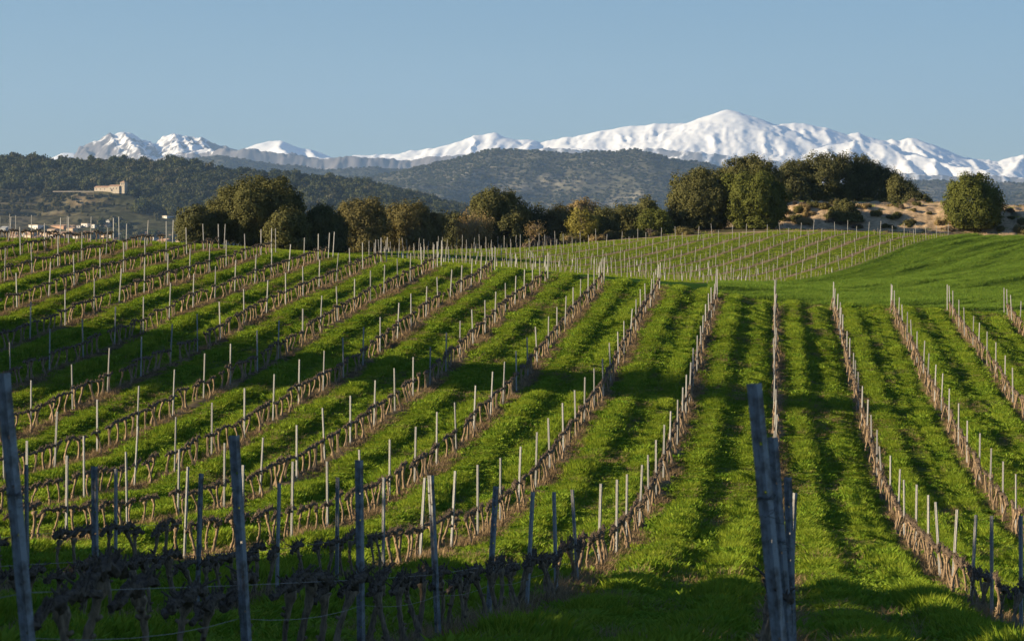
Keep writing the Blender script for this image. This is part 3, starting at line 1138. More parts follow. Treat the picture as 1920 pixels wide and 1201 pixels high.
def tree(name, cat, label, group, d, bx, lobes_px, m, mb=None, depth=.8, seed=0, puff=.42, leaf=.11, per=42, cover=1.0, gap=0.05, r0=.28, stems=1, twigs=0, extra=True, fork=.35, by=None):
    rg = np.random.default_rng(1000 + seed)
    X0 = (bx - VX) / FPX * d
    z0 = gz(X0, d)
    lobes = []
    for (x, y, r) in lobes_px:
        p = pix(x, y, d)
        rr = 1.08 * r / FPX * d
        p[1] += rg.normal(0, .35 * rr * depth) * (1 if extra else .4)
        lobes.append((p[0] - X0, p[1] - d, p[2] - z0, rr))
    if extra:       # the same crown carried on behind and in front, so that it is round in plan
        xs = [q[0] for q in lobes]
        half = (max(xs) - min(xs)) / 2
        for q in list(lobes):
            if q[3] > .5:
                for sg in (-1, 1):
                    off = half * depth * rg.uniform(.4, .95) * sg
                    lobes.append((q[0] * .72 + rg.normal(0, .2), q[1] + off, q[2] * (.84 + .08 * rg.random()), q[3] * .92))
    root = empty(name, (X0, d, z0), 0, label=label, cat=cat, group=group)
    link('trunk', limb_mesh((0, 0, 0), lobes, r0, rg, mb or M_barkT, stems, twigs, fork), (0, 0, 0), root)
    V, Q, TN = crown(lobes, rg, puff, leaf, per, cover, gap)
    keep = V[Q][:, :, 2].min(1) > .02
    link('crown', make_mesh('crown', V, Q[keep], m, False, np.repeat(TN[:, None], 3, 1)), (0, 0, 0), root)
    return root


GB = 'trees behind the vineyard'
tree('oak_tree', 'tree', 'big spreading holm oak left of centre, its lit crown broken into ragged tufts', GB, 220, 462,
     [(437, 372, 24), (470, 356, 21), (520, 360, 22), (492, 345, 13), (545, 372, 18), (410, 390, 20), (455, 395, 30), (505, 385, 30), (545, 400, 22), (430, 420, 26), (480, 430, 30), (530, 430, 28), (400, 425, 20), (455, 350, 11), (528, 343, 9), (560, 385, 9)],
     OAK, seed=1, r0=.4, gap=.08, puff=.36, leaf=.10)
tree('oak_tree', 'tree', 'low dark oak at the left foot of the big spreading oak', GB, 217, 372,
     [(352, 412, 19), (372, 402, 16), (340, 425, 11), (385, 420, 22), (360, 440, 20), (395, 445, 20), (378, 455, 18)], OAK_D, seed=2, r0=.2, gap=.05, puff=.34, leaf=.10)
tree('oak_tree', 'tree', 'grey-green rounded oak in front of the big oak, between two posts', GB, 212, 540,
     [(535, 410, 18), (548, 420, 22), (525, 430, 20), (555, 445, 22), (530, 455, 22), (512, 450, 14), (545, 402, 12), (566, 430, 12)], OAK, seed=3, r0=.2, puff=.34, leaf=.10)
tree('oak_tree', 'tree', 'dark oak with knobbly grey tufts, right of the big oak', GB, 222, 605,
     [(603, 402, 17), (590, 415, 18), (618, 412, 18), (580, 435, 20), (610, 440, 24), (630, 430, 16), (595, 455, 22), (625, 458, 20), (572, 452, 14)], OAK_D, seed=4, r0=.2, puff=.32, leaf=.10)
tree('oak_tree', 'tree', 'tall brown-topped oak in the clump right of the knobbly oak', GB, 240, 672,
     [(655, 398, 17), (672, 393, 16), (700, 391, 16), (640, 415, 16), (685, 405, 24), (660, 425, 26), (705, 420, 22), (650, 448, 24), (690, 450, 24)], TAN, seed=5, r0=.22, puff=.36, leaf=.10)
tree('oak_tree', 'tree', 'broad tan oak with bare pale stems showing under its crown', GB, 246, 762,
     [(740, 405, 22), (775, 402, 22), (720, 425, 20), (752, 425, 26), (790, 420, 24), (812, 425, 18), (735, 442, 17), (775, 440, 22), (808, 448, 20), (715, 440, 12), (790, 396, 13), (822, 412, 12)], TAN, M_barkL, seed=6, r0=.22, stems=3, puff=.36, leaf=.10, fork=.5)
tree('oak_tree', 'tree', 'low dark oak filling the gap behind the pale almond', GB, 254, 858,
     [(840, 415, 14), (858, 420, 18), (845, 440, 20), (870, 445, 22), (835, 455, 16), (862, 410, 10), (880, 430, 16)], OAK_D, seed=7, r0=.2)
tree('oak_tree', 'tree', 'tall rounded oak standing alone above the row, near the middle', GB, 257, 938,
     [(905, 378, 18), (925, 372, 16), (950, 374, 17), (965, 388, 17), (905, 400, 20), (935, 398, 26), (968, 410, 20), (895, 420, 18), (930, 428, 26), (965, 435, 24), (985, 395, 11), (945, 450, 22), (912, 448, 20), (978, 450, 16), (890, 390, 10)], OAK, seed=8, r0=.32, puff=.38)
tree('almond_tree', 'tree', 'thin pale almond with tan twigs in front of the tall rounded oak', GB, 248, 882,
     [(880, 415, 19), (897, 412, 17), (868, 428, 15), (905, 428, 16), (885, 435, 17), (918, 415, 9), (872, 445, 10)], PALE, M_barkL, seed=9, r0=.12, twigs=12, puff=.34, leaf=.09, per=20, cover=.62, gap=.2, depth=.6, fork=.55)
tree('oak_tree', 'tree', 'dark oak at the right shoulder of the tall rounded oak', GB, 260, 1005,
     [(995, 412, 16), (1010, 402, 13), (1000, 430, 18), (1018, 425, 16), (1005, 448, 18), (1025, 445, 12)], OAK_D, seed=10, r0=.2)
tree('almond_tree', 'young tree', 'small twiggy young almond in front of the dark tree shade', GB, 251.5, 1002,
     [(1000, 428, 11), (1008, 422, 8), (993, 434, 8), (1010, 436, 8)], PALE, M_barkL, seed=11, r0=.06, twigs=7, puff=.28, leaf=.08, per=14, cover=.5, gap=.25, depth=.5, fork=.5)
tree('oak_tree', 'tree', 'brown domed oak left of the yellow-green almond', GB, 260, 1052,
     [(1045, 402, 16), (1062, 400, 14), (1038, 418, 16), (1058, 420, 20), (1045, 438, 18), (1068, 440, 16), (1030, 436, 10)], TAN, seed=12, r0=.2, gap=.05)
tree('oak_tree', 'tree', 'grey-brown oak rising behind the yellow-green almond', GB, 268, 1092,
     [(1078, 394, 12), (1095, 390, 14), (1112, 398, 13), (1090, 408, 18), (1115, 415, 16), (1100, 430, 18)], PALE, seed=13, r0=.2, gap=.05, puff=.36)
tree('almond_tree', 'tree', 'yellow-green almond with open airy crown on a thin forked stem', GB, 255, 1094,
     [(1086, 408, 15), (1106, 414, 15), (1078, 420, 12), (1095, 424, 16), (1114, 424, 10), (1088, 398, 9)], LIME, M_barkL, seed=14, r0=.12, twigs=8, puff=.34, leaf=.10, per=22, cover=.8, gap=.1, depth=.7, fork=.55)
tree('oak_tree', 'tree', 'brown oak just right of the yellow-green almond', GB, 262, 1135,
     [(1132, 402, 14), (1145, 410, 14), (1128, 420, 16), (1148, 428, 16), (1135, 438, 15), (1122, 436, 10)], OAK, seed=15, r0=.18)
tree('oak_tree', 'tree', 'oak with a twin-peaked top left of the two big right-hand oaks', GB, 266, 1195,
     [(1165, 398, 14), (1180, 405, 16), (1160, 420, 16), (1205, 395, 14), (1215, 383, 13), (1188, 425, 20), (1172, 440, 16), (1208, 412, 16)], OAK, seed=16, r0=.2, gap=.05)
tree('oak_tree', 'tree', 'low olive-green oak with a lit flank beside the first big right-hand oak', GB, 262, 1228,
     [(1225, 405, 14), (1212, 418, 15), (1240, 412, 15), (1230, 428, 20), (1250, 428, 12), (1210, 438, 14), (1245, 442, 14)], OAK_G, seed=17, r0=.18)
tree('oak_tree', 'tree', 'large olive oak leaning on a dark crooked trunk, first of the big right-hand oaks', GB, 268, 1328,
     [(1280, 348, 20), (1310, 335, 18), (1340, 342, 22), (1270, 372, 17), (1302, 368, 28), (1345, 372, 26), (1272, 398, 16), (1300, 402, 22), (1345, 405, 22), (1275, 422, 14), (1312, 425, 14), (1262, 385, 9), (1320, 323, 9), (1362, 355, 16)], OAK, seed=18, r0=.42, puff=.38, gap=.04, fork=.3)
tree('oak_tree', 'tree', 'tall tan-topped oak rising behind the yellow-green oak', GB, 280, 1410,
     [(1378, 318, 18), (1405, 310, 17), (1430, 318, 18), (1358, 335, 18), (1450, 335, 18), (1395, 338, 26), (1430, 350, 26), (1412, 298, 8), (1390, 304, 8), (1380, 365, 26), (1440, 375, 26)], OAK, seed=19, r0=.4, puff=.4)
tree('oak_tree', 'tree', 'yellow-green oak with deep shadow on its right, foliage down to the grass', GB, 267, 1412,
     [(1372, 345, 17), (1402, 342, 18), (1432, 340, 18), (1385, 370, 22), (1420, 372, 26), (1452, 362, 18), (1368, 395, 18), (1398, 402, 22), (1435, 405, 24), (1462, 392, 16), (1415, 422, 16), (1440, 425, 14), (1390, 420, 12), (1470, 370, 10)], OAK_G, seed=20, r0=.35, puff=.38)
for i, (bx_, top, lab) in enumerate([(648, 402, 'dark oak at the back, between the knobbly oak and the brown-topped oak'), (720, 398, 'dark oak at the back, behind the left edge of the broad tan oak'), (836, 408, 'dark oak at the back, behind the right edge of the broad tan oak'),
                                     (1028, 408, 'dark oak at the back, left of the brown domed oak'), (1076, 404, 'dark oak at the back, behind the grey-brown oak'), (1160, 406, 'dark oak at the back, left of the twin-peaked oak'), (1244, 402, 'dark oak at the back, left of the first big right-hand oak')]):
    rg_ = np.random.default_rng(3000 + i)
    lob = [(bx_ + rg_.normal(0, 16), top + 14 + 44 * rg_.random(), rg_.uniform(15, 21)) for _ in range(9)] + [(bx_, top + 12, 14), (bx_ - 20, top + 46, 18), (bx_ + 20, top + 44, 18)]
    tree('oak_tree', 'tree', lab, GB, 276 + 2 * i, bx_, lob, OAK_D, seed=40 + i, r0=.2)

GG = 'grove of dark oaks on the bank'
tree('oak_tree', 'tree', 'grey oak at the left end of the dark grove', GG, 300, 1490,
     [(1482, 318, 16), (1500, 315, 15), (1478, 338, 18), (1505, 340, 22), (1490, 362, 22), (1512, 366, 20), (1475, 372, 14)], OAK, seed=21, r0=.3, puff=.42)
tree('oak_tree', 'tree', 'broad domed oak at the top of the dark grove', GG, 302, 1560,
     [(1530, 308, 20), (1560, 304, 19), (1590, 306, 19), (1515, 328, 20), (1545, 332, 28), (1585, 335, 28), (1530, 358, 24), (1570, 362, 26), (1600, 360, 24)], OAK_D, seed=22, r0=.4, puff=.44)
tree('oak_tree', 'tree', 'tall dark oak sloping down on the right of the grove dome', GG, 304, 1640,
     [(1615, 312, 18), (1640, 322, 18), (1660, 335, 16), (1620, 338, 26), (1650, 355, 24), (1678, 345, 19), (1700, 354, 15), (1665, 330, 14), (1635, 368, 22), (1670, 372, 16)], OAK_D, seed=23, r0=.4, puff=.44)
tree('oak_tree', 'tree', 'small lit oak at the right end of the dark grove', GG, 297, 1690,
     [(1682, 344, 13), (1700, 352, 12), (1690, 364, 15), (1712, 366, 12), (1700, 376, 13), (1680, 374, 12)], OAK, seed=24, r0=.2, puff=.38)
tree('oak_tree', 'shrub', 'low bushy oak spilling from the right end of the grove', GG, 294, 1722,
     [(1712, 372, 11), (1728, 374, 10), (1740, 380, 8), (1720, 381, 9), (1700, 381, 8)], OAK_D, seed=25, r0=.1, puff=.34)
tree('oak_tree', 'tree', 'lone round oak on the bank at the far right', GB, 273.5, 1822,
     [(1815, 342, 16), (1840, 345, 17), (1795, 355, 15), (1860, 362, 14), (1790, 378, 18), (1822, 368, 28), (1855, 385, 22), (1790, 400, 16), (1825, 402, 24), (1855, 408, 20), (1800, 418, 12), (1830, 420, 14), (1830, 332, 8), (1872, 380, 8)], OAK_G, seed=26, r0=.35, puff=.38)
tree('oak_tree', 'shrub', 'grey-green bush with a round top on the sandy bank', GB, 273.6, 1582,
     [(1588, 392, 13), (1570, 400, 13), (1595, 405, 14), (1578, 412, 13), (1605, 415, 12), (1560, 408, 8), (1610, 420, 8), (1585, 420, 10)], OAK, seed=27, r0=.12, puff=.3, leaf=.12)

tree('oak_tree', 'tree', 'dark oak filling the notch between the yellow-green oak and the grove', GG, 292, 1482,
     [(1470, 335, 18), (1488, 345, 18), (1475, 362, 20), (1492, 372, 18), (1465, 380, 16), (1480, 322, 12)], OAK_D, seed=60, r0=.25, puff=.4)

# trees to the left, outside the picture: their shadows fall across the vines
GL = 'oaks left of the vineyard'


def shade_tree(x, y, h, w, seed, label, base=.25):
    rg = np.random.default_rng(seed)
    d = y
    z0 = gz(x, y)
    lobes = []
    for i in range(16):
        a = rg.random() * 6.283
        t = rg.random()
        zz = h * (base + (1 - base) * (.12 + .76 * t))
        rmax = w * .5 * (1 - .75 * max(0, t - .35))
        rr = w * (.2 - .06 * t) * rg.uniform(.8, 1.1)
        q = max(0, rmax - rr) * math.sqrt(rg.random())
        lobes.append((q * math.cos(a), q * math.sin(a), zz, rr))
    lobes.append((0, 0, h - w * .13, w * .13))
    root = empty('oak_tree', (x, y, z0), 0, label=label, cat='tree', group=GL)
    link('trunk', limb_mesh((0, 0, 0), lobes, .3, rg, M_barkT), (0, 0, 0), root)
    V, Q, TN = crown(lobes, rg, .6, .24, 22)
    link('crown', make_mesh('crown', V, Q, OAK_D, False, np.repeat(TN[:, None], 3, 1)), (0, 0, 0), root)


for i, (x, y, h, w, b_) in enumerate([(-60, 95.5, 17.5, 12, .02), (-61, 101.5, 14, 11, .02), (-60, 107, 10.5, 9, .02), (-61, 90, 12, 10, .02), (-66, 98, 17, 13, .02), (-66, 104, 13, 11, .02), (-67, 91, 14, 11, .02),
                                  (-26, 38, 9.5, 9, .22), (-26, 31, 9.5, 10, .12), (-25, 25, 10.5, 12, .03), (-26, 17, 10.5, 13, .02), (-24, 10, 11, 13, .02), (-25, 3, 11, 13, .02), (-24, -4, 11, 13, .02), (-26, -11, 10.5, 13, .02),
                                  (-44, 58, 6.5, 5, .2), (-44, 68, 5.8, 4, .2), (-36, 14, 13, 12, .02), (-36, 2, 13, 12, .02), (-36, 24, 12.5, 11, .02), (-36, -9, 13, 12, .02)]):
    shade_tree(x, y, h, w, 900 + i, 'evergreen oak left of the vineyard, %s from the camera along its edge' % nth([17, 19, 21, 15, 18, 20, 16, 12, 11, 9, 7, 5, 4, 3, 1, 13, 14, 8, 6, 10, 2][i]), b_)

# scrub on the sandy bank: a few bush shapes, copied
SB = []
for i in range(6):
    rg = np.random.default_rng(700 + i)
    lob = [(rg.normal(0, .28), rg.normal(0, .28), rg.uniform(.12, .38), rg.uniform(.22, .36)) for _ in range(5)]
    V, Q, TN = crown(lob, rg, .16, .07, 22, 1.0)
    mm = [noisy('scrub_brown', (.10, .075, .05), (.20, .15, .10), 3, .9), OAK, PALE][i % 3] if i < 3 else [TAN, OAK, TAN][i % 3]
    SB.append(make_mesh('scrub_bush', V, Q, mm, False, np.repeat(TN[:, None], 3, 1)))
rgb = np.random.default_rng(77)
nb = 0
while nb < 84:
    px_ = rgb.uniform(1462, 1918)
    y = rgb.uniform(272.2, 285)
    x = (px_ - VX) / FPX * y
    if 1780 < px_ < 1870 and y > 279:
        continue
    if nb < 46 and y > 276.5:
        continue
    s = rgb.uniform(.4, 1.0) * (1.15 if y < 276 else 1)
    o = link('scrub_bush', SB[int(rgb.integers(0, 6))], (x, y, gz(x, y) - .05))
    o.rotation_euler = (0, 0, float(rgb.random() * 6.28))
    o.scale = (s, s, s * rgb.uniform(.7, 1.1))
    tag(o, 'low dry scrub bush on the sandy bank below the dark grove', 'shrub', 'scrub on the sandy bank')
    nb += 1
for i in range(26):
    px_ = rgb.uniform(850, 1330)
    y = 262 - (1777 - px_) * .02 + rgb.uniform(3, 8)
    x = (px_ - VX) / FPX * y
    o = link('scrub_bush', SB[int(rgb.integers(0, 6))], (x, y, gz(x, y) - .05))
    s = rgb.uniform(.8, 1.5)
    o.rotation_euler = (0, 0, float(rgb.random() * 6.28))
    o.scale = (s, s, s * rgb.uniform(.7, 1.1))
    tag(o, 'low dry bush at the foot of the trees above the young vineyard', 'shrub', 'scrub at the foot of the trees')
# ------------------------------------------------------------------ hills and mountains: ridges give the relief
def relief(X, Y, ridges, base, soft=0.0):
    """height = the highest of many ridges that fall away on both sides; ridges: (points (px,py,dist), front slope, back slope)"""
    Z = np.full(X.shape, float(base))
    for pts, sf, sb in ridges:
        P = np.array([pix(*p) for p in pts])
        best = np.full(X.shape, -1e9)
        for a, b in zip(P[:-1], P[1:]):
            d = b - a
            L2 = d[0] ** 2 + d[1] ** 2 + 1e-9
            t = np.clip(((X - a[0]) * d[0] + (Y - a[1]) * d[1]) / L2, 0, 1)
            qx, qy = X - a[0] - t * d[0], Y - a[1] - t * d[1]
            dist = np.hypot(qx, qy)
            sl = np.where(qy < 0, sf, sb)
            best = np.maximum(best, a[2] + t * d[2] - sl * dist)
        if soft:
            Z = np.logaddexp(Z / soft, best / soft) * soft
        else:
            Z = np.maximum(Z, best)
    return Z


def grid_mesh(name, xs, ys, Z, color, m, smooth=True):
    X, Y = np.meshgrid(xs, ys)
    nx_, ny_ = len(xs), len(ys)
    i = (np.arange(ny_ - 1)[:, None] * nx_ + np.arange(nx_ - 1)[None, :]).ravel()
    f = np.stack([i, i + 1, i + nx_ + 1, i + nx_], 1)
    return make_mesh(name, np.stack([X, Y, Z], -1).reshape(-1, 3), f, m, smooth, color.reshape(-1, 3))


# left hill: pine wood, bare terraces, village at its foot
HX, HY = np.arange(-1010, -200, 4.5), np.arange(2380, 3250, 5.0)
X, Y = np.meshgrid(HX, HY)
LEFT = [([(-300, 312, 2800), (-60, 308, 2790), (30, 306, 2785), (130, 313, 2780), (220, 311, 2785), (330, 312, 2790), (400, 326, 2790), (470, 335, 2780), (545, 335, 2790), (600, 342, 2800), (640, 352, 2780), (690, 368, 2720), (735, 388, 2650), (790, 412, 2570)], .235, .3),
        ([(620, 340, 2960), (650, 345, 2960), (680, 350, 2955), (720, 368, 2930), (760, 390, 2900), (800, 410, 2880), (860, 440, 2860)], .26, .3),
        ([(780, 398, 3000), (830, 400, 2960), (900, 420, 2900), (960, 450, 2850)], .25, .3)]
Z = relief(X, Y, LEFT, -50, 2.0)
PX = VX + FPX * X / Y
amp = sstep(0, 60, LEFT and 90 - 0 * X)
Z = Z + 9 * (fbm(X / 120, Y / 90, 81, 4) - .5) * sstep(2450, 2550, Y) * sstep(2780, 2700, Y)
# terraces on the bare slope
ter = sstep(-1000, -950, X) * (1 - sstep(-660, -600, X)) * (1 - sstep(2640, 2680, Y))
st = 7.0
Zt = np.floor(Z / st) * st + st * sstep(.55, 1.0, (Z / st) % 1)
Z = Z + (Zt - Z) * ter * .75
# terrace of the church
chx, chy = pix(217, 358, 2632)[:2]
fl = np.exp(-(((X - chx + 12) / 34) ** 4 + ((Y - chy) / 13) ** 4))
chz = pix(217, 358.5, 2632)[2]
Z = Z * (1 - fl) + chz * fl
hill_xs, hill_ys, hill_Z = HX, HY, Z


def hill_h(x, y):
    gx_ = np.clip((np.asarray(x) - HX[0]) / 4.5, 0, len(HX) - 1.001)
    gy_ = np.clip((np.asarray(y) - HY[0]) / 5.0, 0, len(HY) - 1.001)
    ix, iy = gx_.astype(int), gy_.astype(int)
    fx, fy = gx_ - ix, gy_ - iy
    return (hill_Z[iy, ix] * (1 - fx) + hill_Z[iy, ix + 1] * fx) * (1 - fy) + (hill_Z[iy + 1, ix] * (1 - fx) + hill_Z[iy + 1, ix + 1] * fx) * fy


slope = np.hypot(*np.gradient(Z, 5.0, 4.5))
n1 = fbm(X / 22, Y / 16, 83, 4)
c = mixc(np.array([.075, .068, .036]) + np.zeros(X.shape + (3,)), np.array([.125, .108, .062]), sstep(.42, .62, n1))
c = mixc(c, np.array([.27, .20, .12]), sstep(.45, .8, slope) * ter * sstep(.35, .55, fbm(X / 35, Y / 20, 84, 3)))
c = mixc(c, np.array([.05, .055, .025]), (1 - ter) * .7)
M_hill = tinted('hill_scrub', .11, .5, 1.5, detail=8, pos=(.4, .6))
tag(link('hill', grid_mesh('hill', HX, HY, Z, c, M_hill)), 'wooded hill with bare terraces above the village', kind='structure')

PINE = leafy('pine_foliage', (.04, .052, .022), (.10, .108, .045), .1)
PINE2 = leafy('scrub_foliage', (.05, .055, .026), (.12, .115, .06), .1)
pines = []
for i in range(6):
    rg = np.random.default_rng(800 + i)
    lob = [(0, 0, .62, .34)] + [(rg.normal(0, .22), rg.normal(0, .22), rg.uniform(.35, .85), rg.uniform(.16, .26)) for _ in range(5)]
    V, Q, TN = crown(lob, rg, .13, .12, 5, .9)
    pines.append(bpy.data.objects.new('pine_source', make_mesh('pine_source', V, Q, PINE if i < 4 else PINE2)))
xs, ys = jgrid(-1000, -210, 2400, 2980, 6.4)
px_ = VX + FPX * xs / ys
zz = hill_h(xs, ys)
py_ = YH - FPX * zz / ys
bare = sstep(-1010, -990, xs) * (1 - sstep(-640, -560, xs + 60 * (fbm(xs / 60, ys / 40, 85, 3) - .5))) * (1 - sstep(2650, 2700, ys + 50 * (fbm(xs / 80, ys / 50, 86, 3) - .5)))
church_clear = (np.abs(xs - chx + 14) < 30) & (ys - chy > -9) & (ys - chy < 8)
k = (rng.random(len(xs)) < .86 * (1 - bare) + 1.1 * bare * sstep(.3, .6, fbm(xs / 30, ys / 18, 87, 3))) & ~church_clear & ((ys > 2470) | (rng.random(len(xs)) < .3))
lane = np.abs(py_ - 324) < 1.2
k &= ~(lane & (px_ > 100) & (px_ < 165))
k &= ~((py_ > 402) & (px_ < 352) & (rng.random(len(xs)) < .9))
xs, ys, zz, bare = xs[k], ys[k], zz[k], bare[k]
n = len(xs)
sc_ = np.where(bare > .5, rng.uniform(2.4, 4.8, n), rng.uniform(6.5, 11.0, n))
scatter('pine_wood', np.stack([xs, ys, zz - .1 * sc_], 1), rng.random(n) * 6.283, sc_, np.where(bare > .5, 4 + rng.integers(0, 2, n), np.where(rng.random(n) < .8, rng.integers(0, 4, n), 4 + rng.integers(0, 2, n))), pines, 'dark pine wood covering the far left hill', sc_ * rng.uniform(.85, 1.25, n))

# church
M_stone = noisy('church_stone', (.38, .32, .24), (.50, .43, .34), .8, .9)
M_roof = noisy('clay_tile', (.34, .20, .12), (.48, .32, .21), 1.5, .9)
M_glass = noisy('window_dark', (.03, .03, .035), (.07, .07, .08), 1, .3)
WALLM = [noisy('wall_white', (.66, .62, .56), (.80, .77, .71), .6, .9), noisy('wall_ochre', (.50, .36, .22), (.62, .46, .30), .6, .9),
         noisy('wall_tan', (.55, .43, .30), (.68, .55, .41), .6, .9), noisy('wall_brick', (.42, .25, .15), (.52, .33, .21), .6, .9), noisy('wall_grey', (.34, .34, .33), (.46, .46, .44), .6, .9)]


def gable(w, d, z, rise, m, ov=.4):
    v = [(-w / 2 - ov, -d / 2 - ov, z), (w / 2 + ov, -d / 2 - ov, z), (w / 2 + ov, d / 2 + ov, z), (-w / 2 - ov, d / 2 + ov, z), (-w / 2 - ov, 0, z + rise), (w / 2 + ov, 0, z + rise)]
    return make_mesh('roof', v, [np.array([(0, 1, 5, 4), (2, 3, 4, 5), (3, 2, 1, 0)]), np.array([(1, 2, 5), (3, 0, 4)])], m)


def hipped(w, d, z, rise, m, ov=.35):
    v = [(-w / 2 - ov, -d / 2 - ov, z), (w / 2 + ov, -d / 2 - ov, z), (w / 2 + ov, d / 2 + ov, z), (-w / 2 - ov, d / 2 + ov, z), (0, 0, z + rise)]
    return make_mesh('roof', v, [np.array([(3, 2, 1, 0)]), np.array([(0, 1, 4), (1, 2, 4), (2, 3, 4), (3, 0, 4)])], m)


def shift(me, dx, dy=0):
    for v in me.vertices:
        v.co.x += dx
        v.co.y += dy
    return me


ch = empty('church', (chx, chy - 4, chz - .3), R(-20), label='long stone hermitage church with a square bell tower on the wooded hill', cat='church')
for nm, w, d, h, dx, m_ in (('nave', 11.5, 8, 4.7, 1.5, M_stone), ('annex', 15.5, 7, 3.7, -12.1, M_stone)):
    b = Geo()
    b.box((dx - w / 2, -d / 2, -2), (dx + w / 2, d / 2, h))
    o = link(nm, b.mesh(nm, m_), (0, 0, 0), ch)
    link('roof', shift(gable(w, d, h + .003, 1.5, M_roof), dx), (0, 0, 0), o)
    for q in range(3):
        b = Geo()
        b.box((dx - w / 2 + 1.6 + q * w / 3.4, -d / 2 - .06, h * .45), (dx - w / 2 + 2.5 + q * w / 3.4, -d / 2 + .05, h * .72))
        link('window', b.mesh('window', M_glass), (0, 0, 0), o)
b = Geo()
b.box((7.4, -2.6, -2), (12.2, 2.4, 8.2))
b.box((7.15, -2.85, 5.3), (12.45, 2.65, 5.7))
tw = link('bell_tower', b.mesh('bell_tower', M_stone), (0, 0, 0), ch)
link('roof', shift(hipped(4.8, 5, 8.203, 1.7, M_roof), 9.8, -.1), (0, 0, 0), tw)
for q in (-.9, .9):
    b = Geo()
    b.box((9.8 + q - .4, -2.66, 6.1), (9.8 + q + .4, -2.5, 7.6))
    link('belfry_opening', b.mesh('belfry_opening', M_glass), (0, 0, 0), tw)
b = Geo()
b.box((-1.2, -4.06, 0), (.2, -3.9, 2.4))
link('door', b.mesh('door', M_glass), (0, 0, 0), ch)
wg = Geo()
wx = pix(178, 356, 2625)
wg.box((-38, -.4, -1.0), (0, .4, -.05))
tag(link('terrace_wall', wg.mesh('terrace_wall', M_stone), (chx - 17, chy - 14, chz)), 'long pale terrace wall running left from the hill church', 'wall')

HOUSES = [(55, 77, 422, 431, 0, 'white box-shaped house at the upper left of the village', 0), (95, 126, 421, 428, 3, 'long brown brick house at the top of the village', 1), (126, 140, 422, 427, 2, 'small tan house joined to the long brown house', 1),
          (126, 141, 426, 433, 1, 'ochre house just below the small tan house', 1), (90, 105, 428, 433, 2, 'tan house with a low roof below the long brown house', 1), (154, 167, 419, 426, 0, 'white house with a flat roof, third along the top of the village', 0),
          (172, 180, 421, 428, 0, 'small bright white cube house right of the flat white one', 0), (144, 151, 423, 428, 0, 'narrow white house between two larger ones', 0), (188, 195, 417, 424, 0, 'small white house at the foot of the grey-roofed barn', 0),
          (195, 206, 419, 426, 2, 'tan house beside the grey-roofed barn', 1), (200, 217, 411, 421, 4, 'grey-roofed barn highest at the right of the village', 1), (184, 191, 413, 418, 1, 'little ochre house left of the grey-roofed barn', 1),
          (43, 48, 437, 450, 0, 'tall narrow white house at the left end', 0), (48, 63, 436, 450, 2, 'tan house beside the tall narrow white one', 1), (64, 74, 439, 450, 1, 'ochre house with a gabled roof low on the left', 1),
          (76, 90, 434, 444, 2, 'tan house below the white box-shaped house', 1), (92, 108, 436, 449, 0, 'large whitewashed house in the lower row', 1), (110, 124, 434, 446, 2, 'tan gabled house right of the large whitewashed one', 1),
          (126, 137, 434, 444, 1, 'tall ochre house in the middle of the lower row', 1), (138, 150, 443, 452, 0, 'low white house in front of the middle of the village', 0), (154, 175, 433, 445, 1, 'wide ochre house right of the middle of the village', 1),
          (155, 173, 446, 453, 2, 'low tan house under the wide ochre house', 1), (176, 192, 434, 441, 0, 'white house with a shallow roof right of the wide ochre one', 1), (180, 194, 446, 453, 2, 'tan house at the lower right of the lower row', 1),
          (203, 209, 441, 447, 0, 'tiny white house on its own right of the lower row', 0), (219, 241, 437, 444, 4, 'long grey and white shed right of the village', 1), (233, 245, 444, 449, 4, 'small grey shed below the long shed', 1),
          (249, 259, 446, 454, 2, 'tan house with two storeys near the vine posts', 1), (250, 259, 436, 443, 1, 'ochre house above the two-storey tan one', 1), (265, 272, 441, 450, 2, 'narrow tan house right of the two-storey one', 1),
          (281, 292, 445, 451, 0, 'white low house left of the long tan barns', 0), (297, 319, 447, 461, 3, 'long brick barn, left one of the pair by the oak', 1), (320, 345, 447, 461, 2, 'long tan barn, right one of the pair by the oak', 1),
          (308, 319, 405, 410, 0, 'lonely small white house on the terraced slope', 0), (2, 14, 424, 434, 4, 'grey-roofed house at the far left edge', 1), (20, 34, 440, 450, 2, 'tan house near the far left edge', 1), (213, 219, 446, 452, 0, 'small white gabled house low in the middle', 1), (108, 118, 447, 455, 0, 'white house at the lowest edge of the village', 0)]
rgv = np.random.default_rng(1190)
for _ in range(26):
    hx_, hy_ = rgv.uniform(18, 340), rgv.uniform(438, 456)
    hw_, hh_ = rgv.uniform(8, 15), rgv.uniform(6, 9)
    HOUSES.append((hx_, hx_ + hw_, hy_ - hh_, hy_, int(rgv.choice([0, 1, 2, 2, 3])), 'small pale house crowded among others in the lower village', 1))
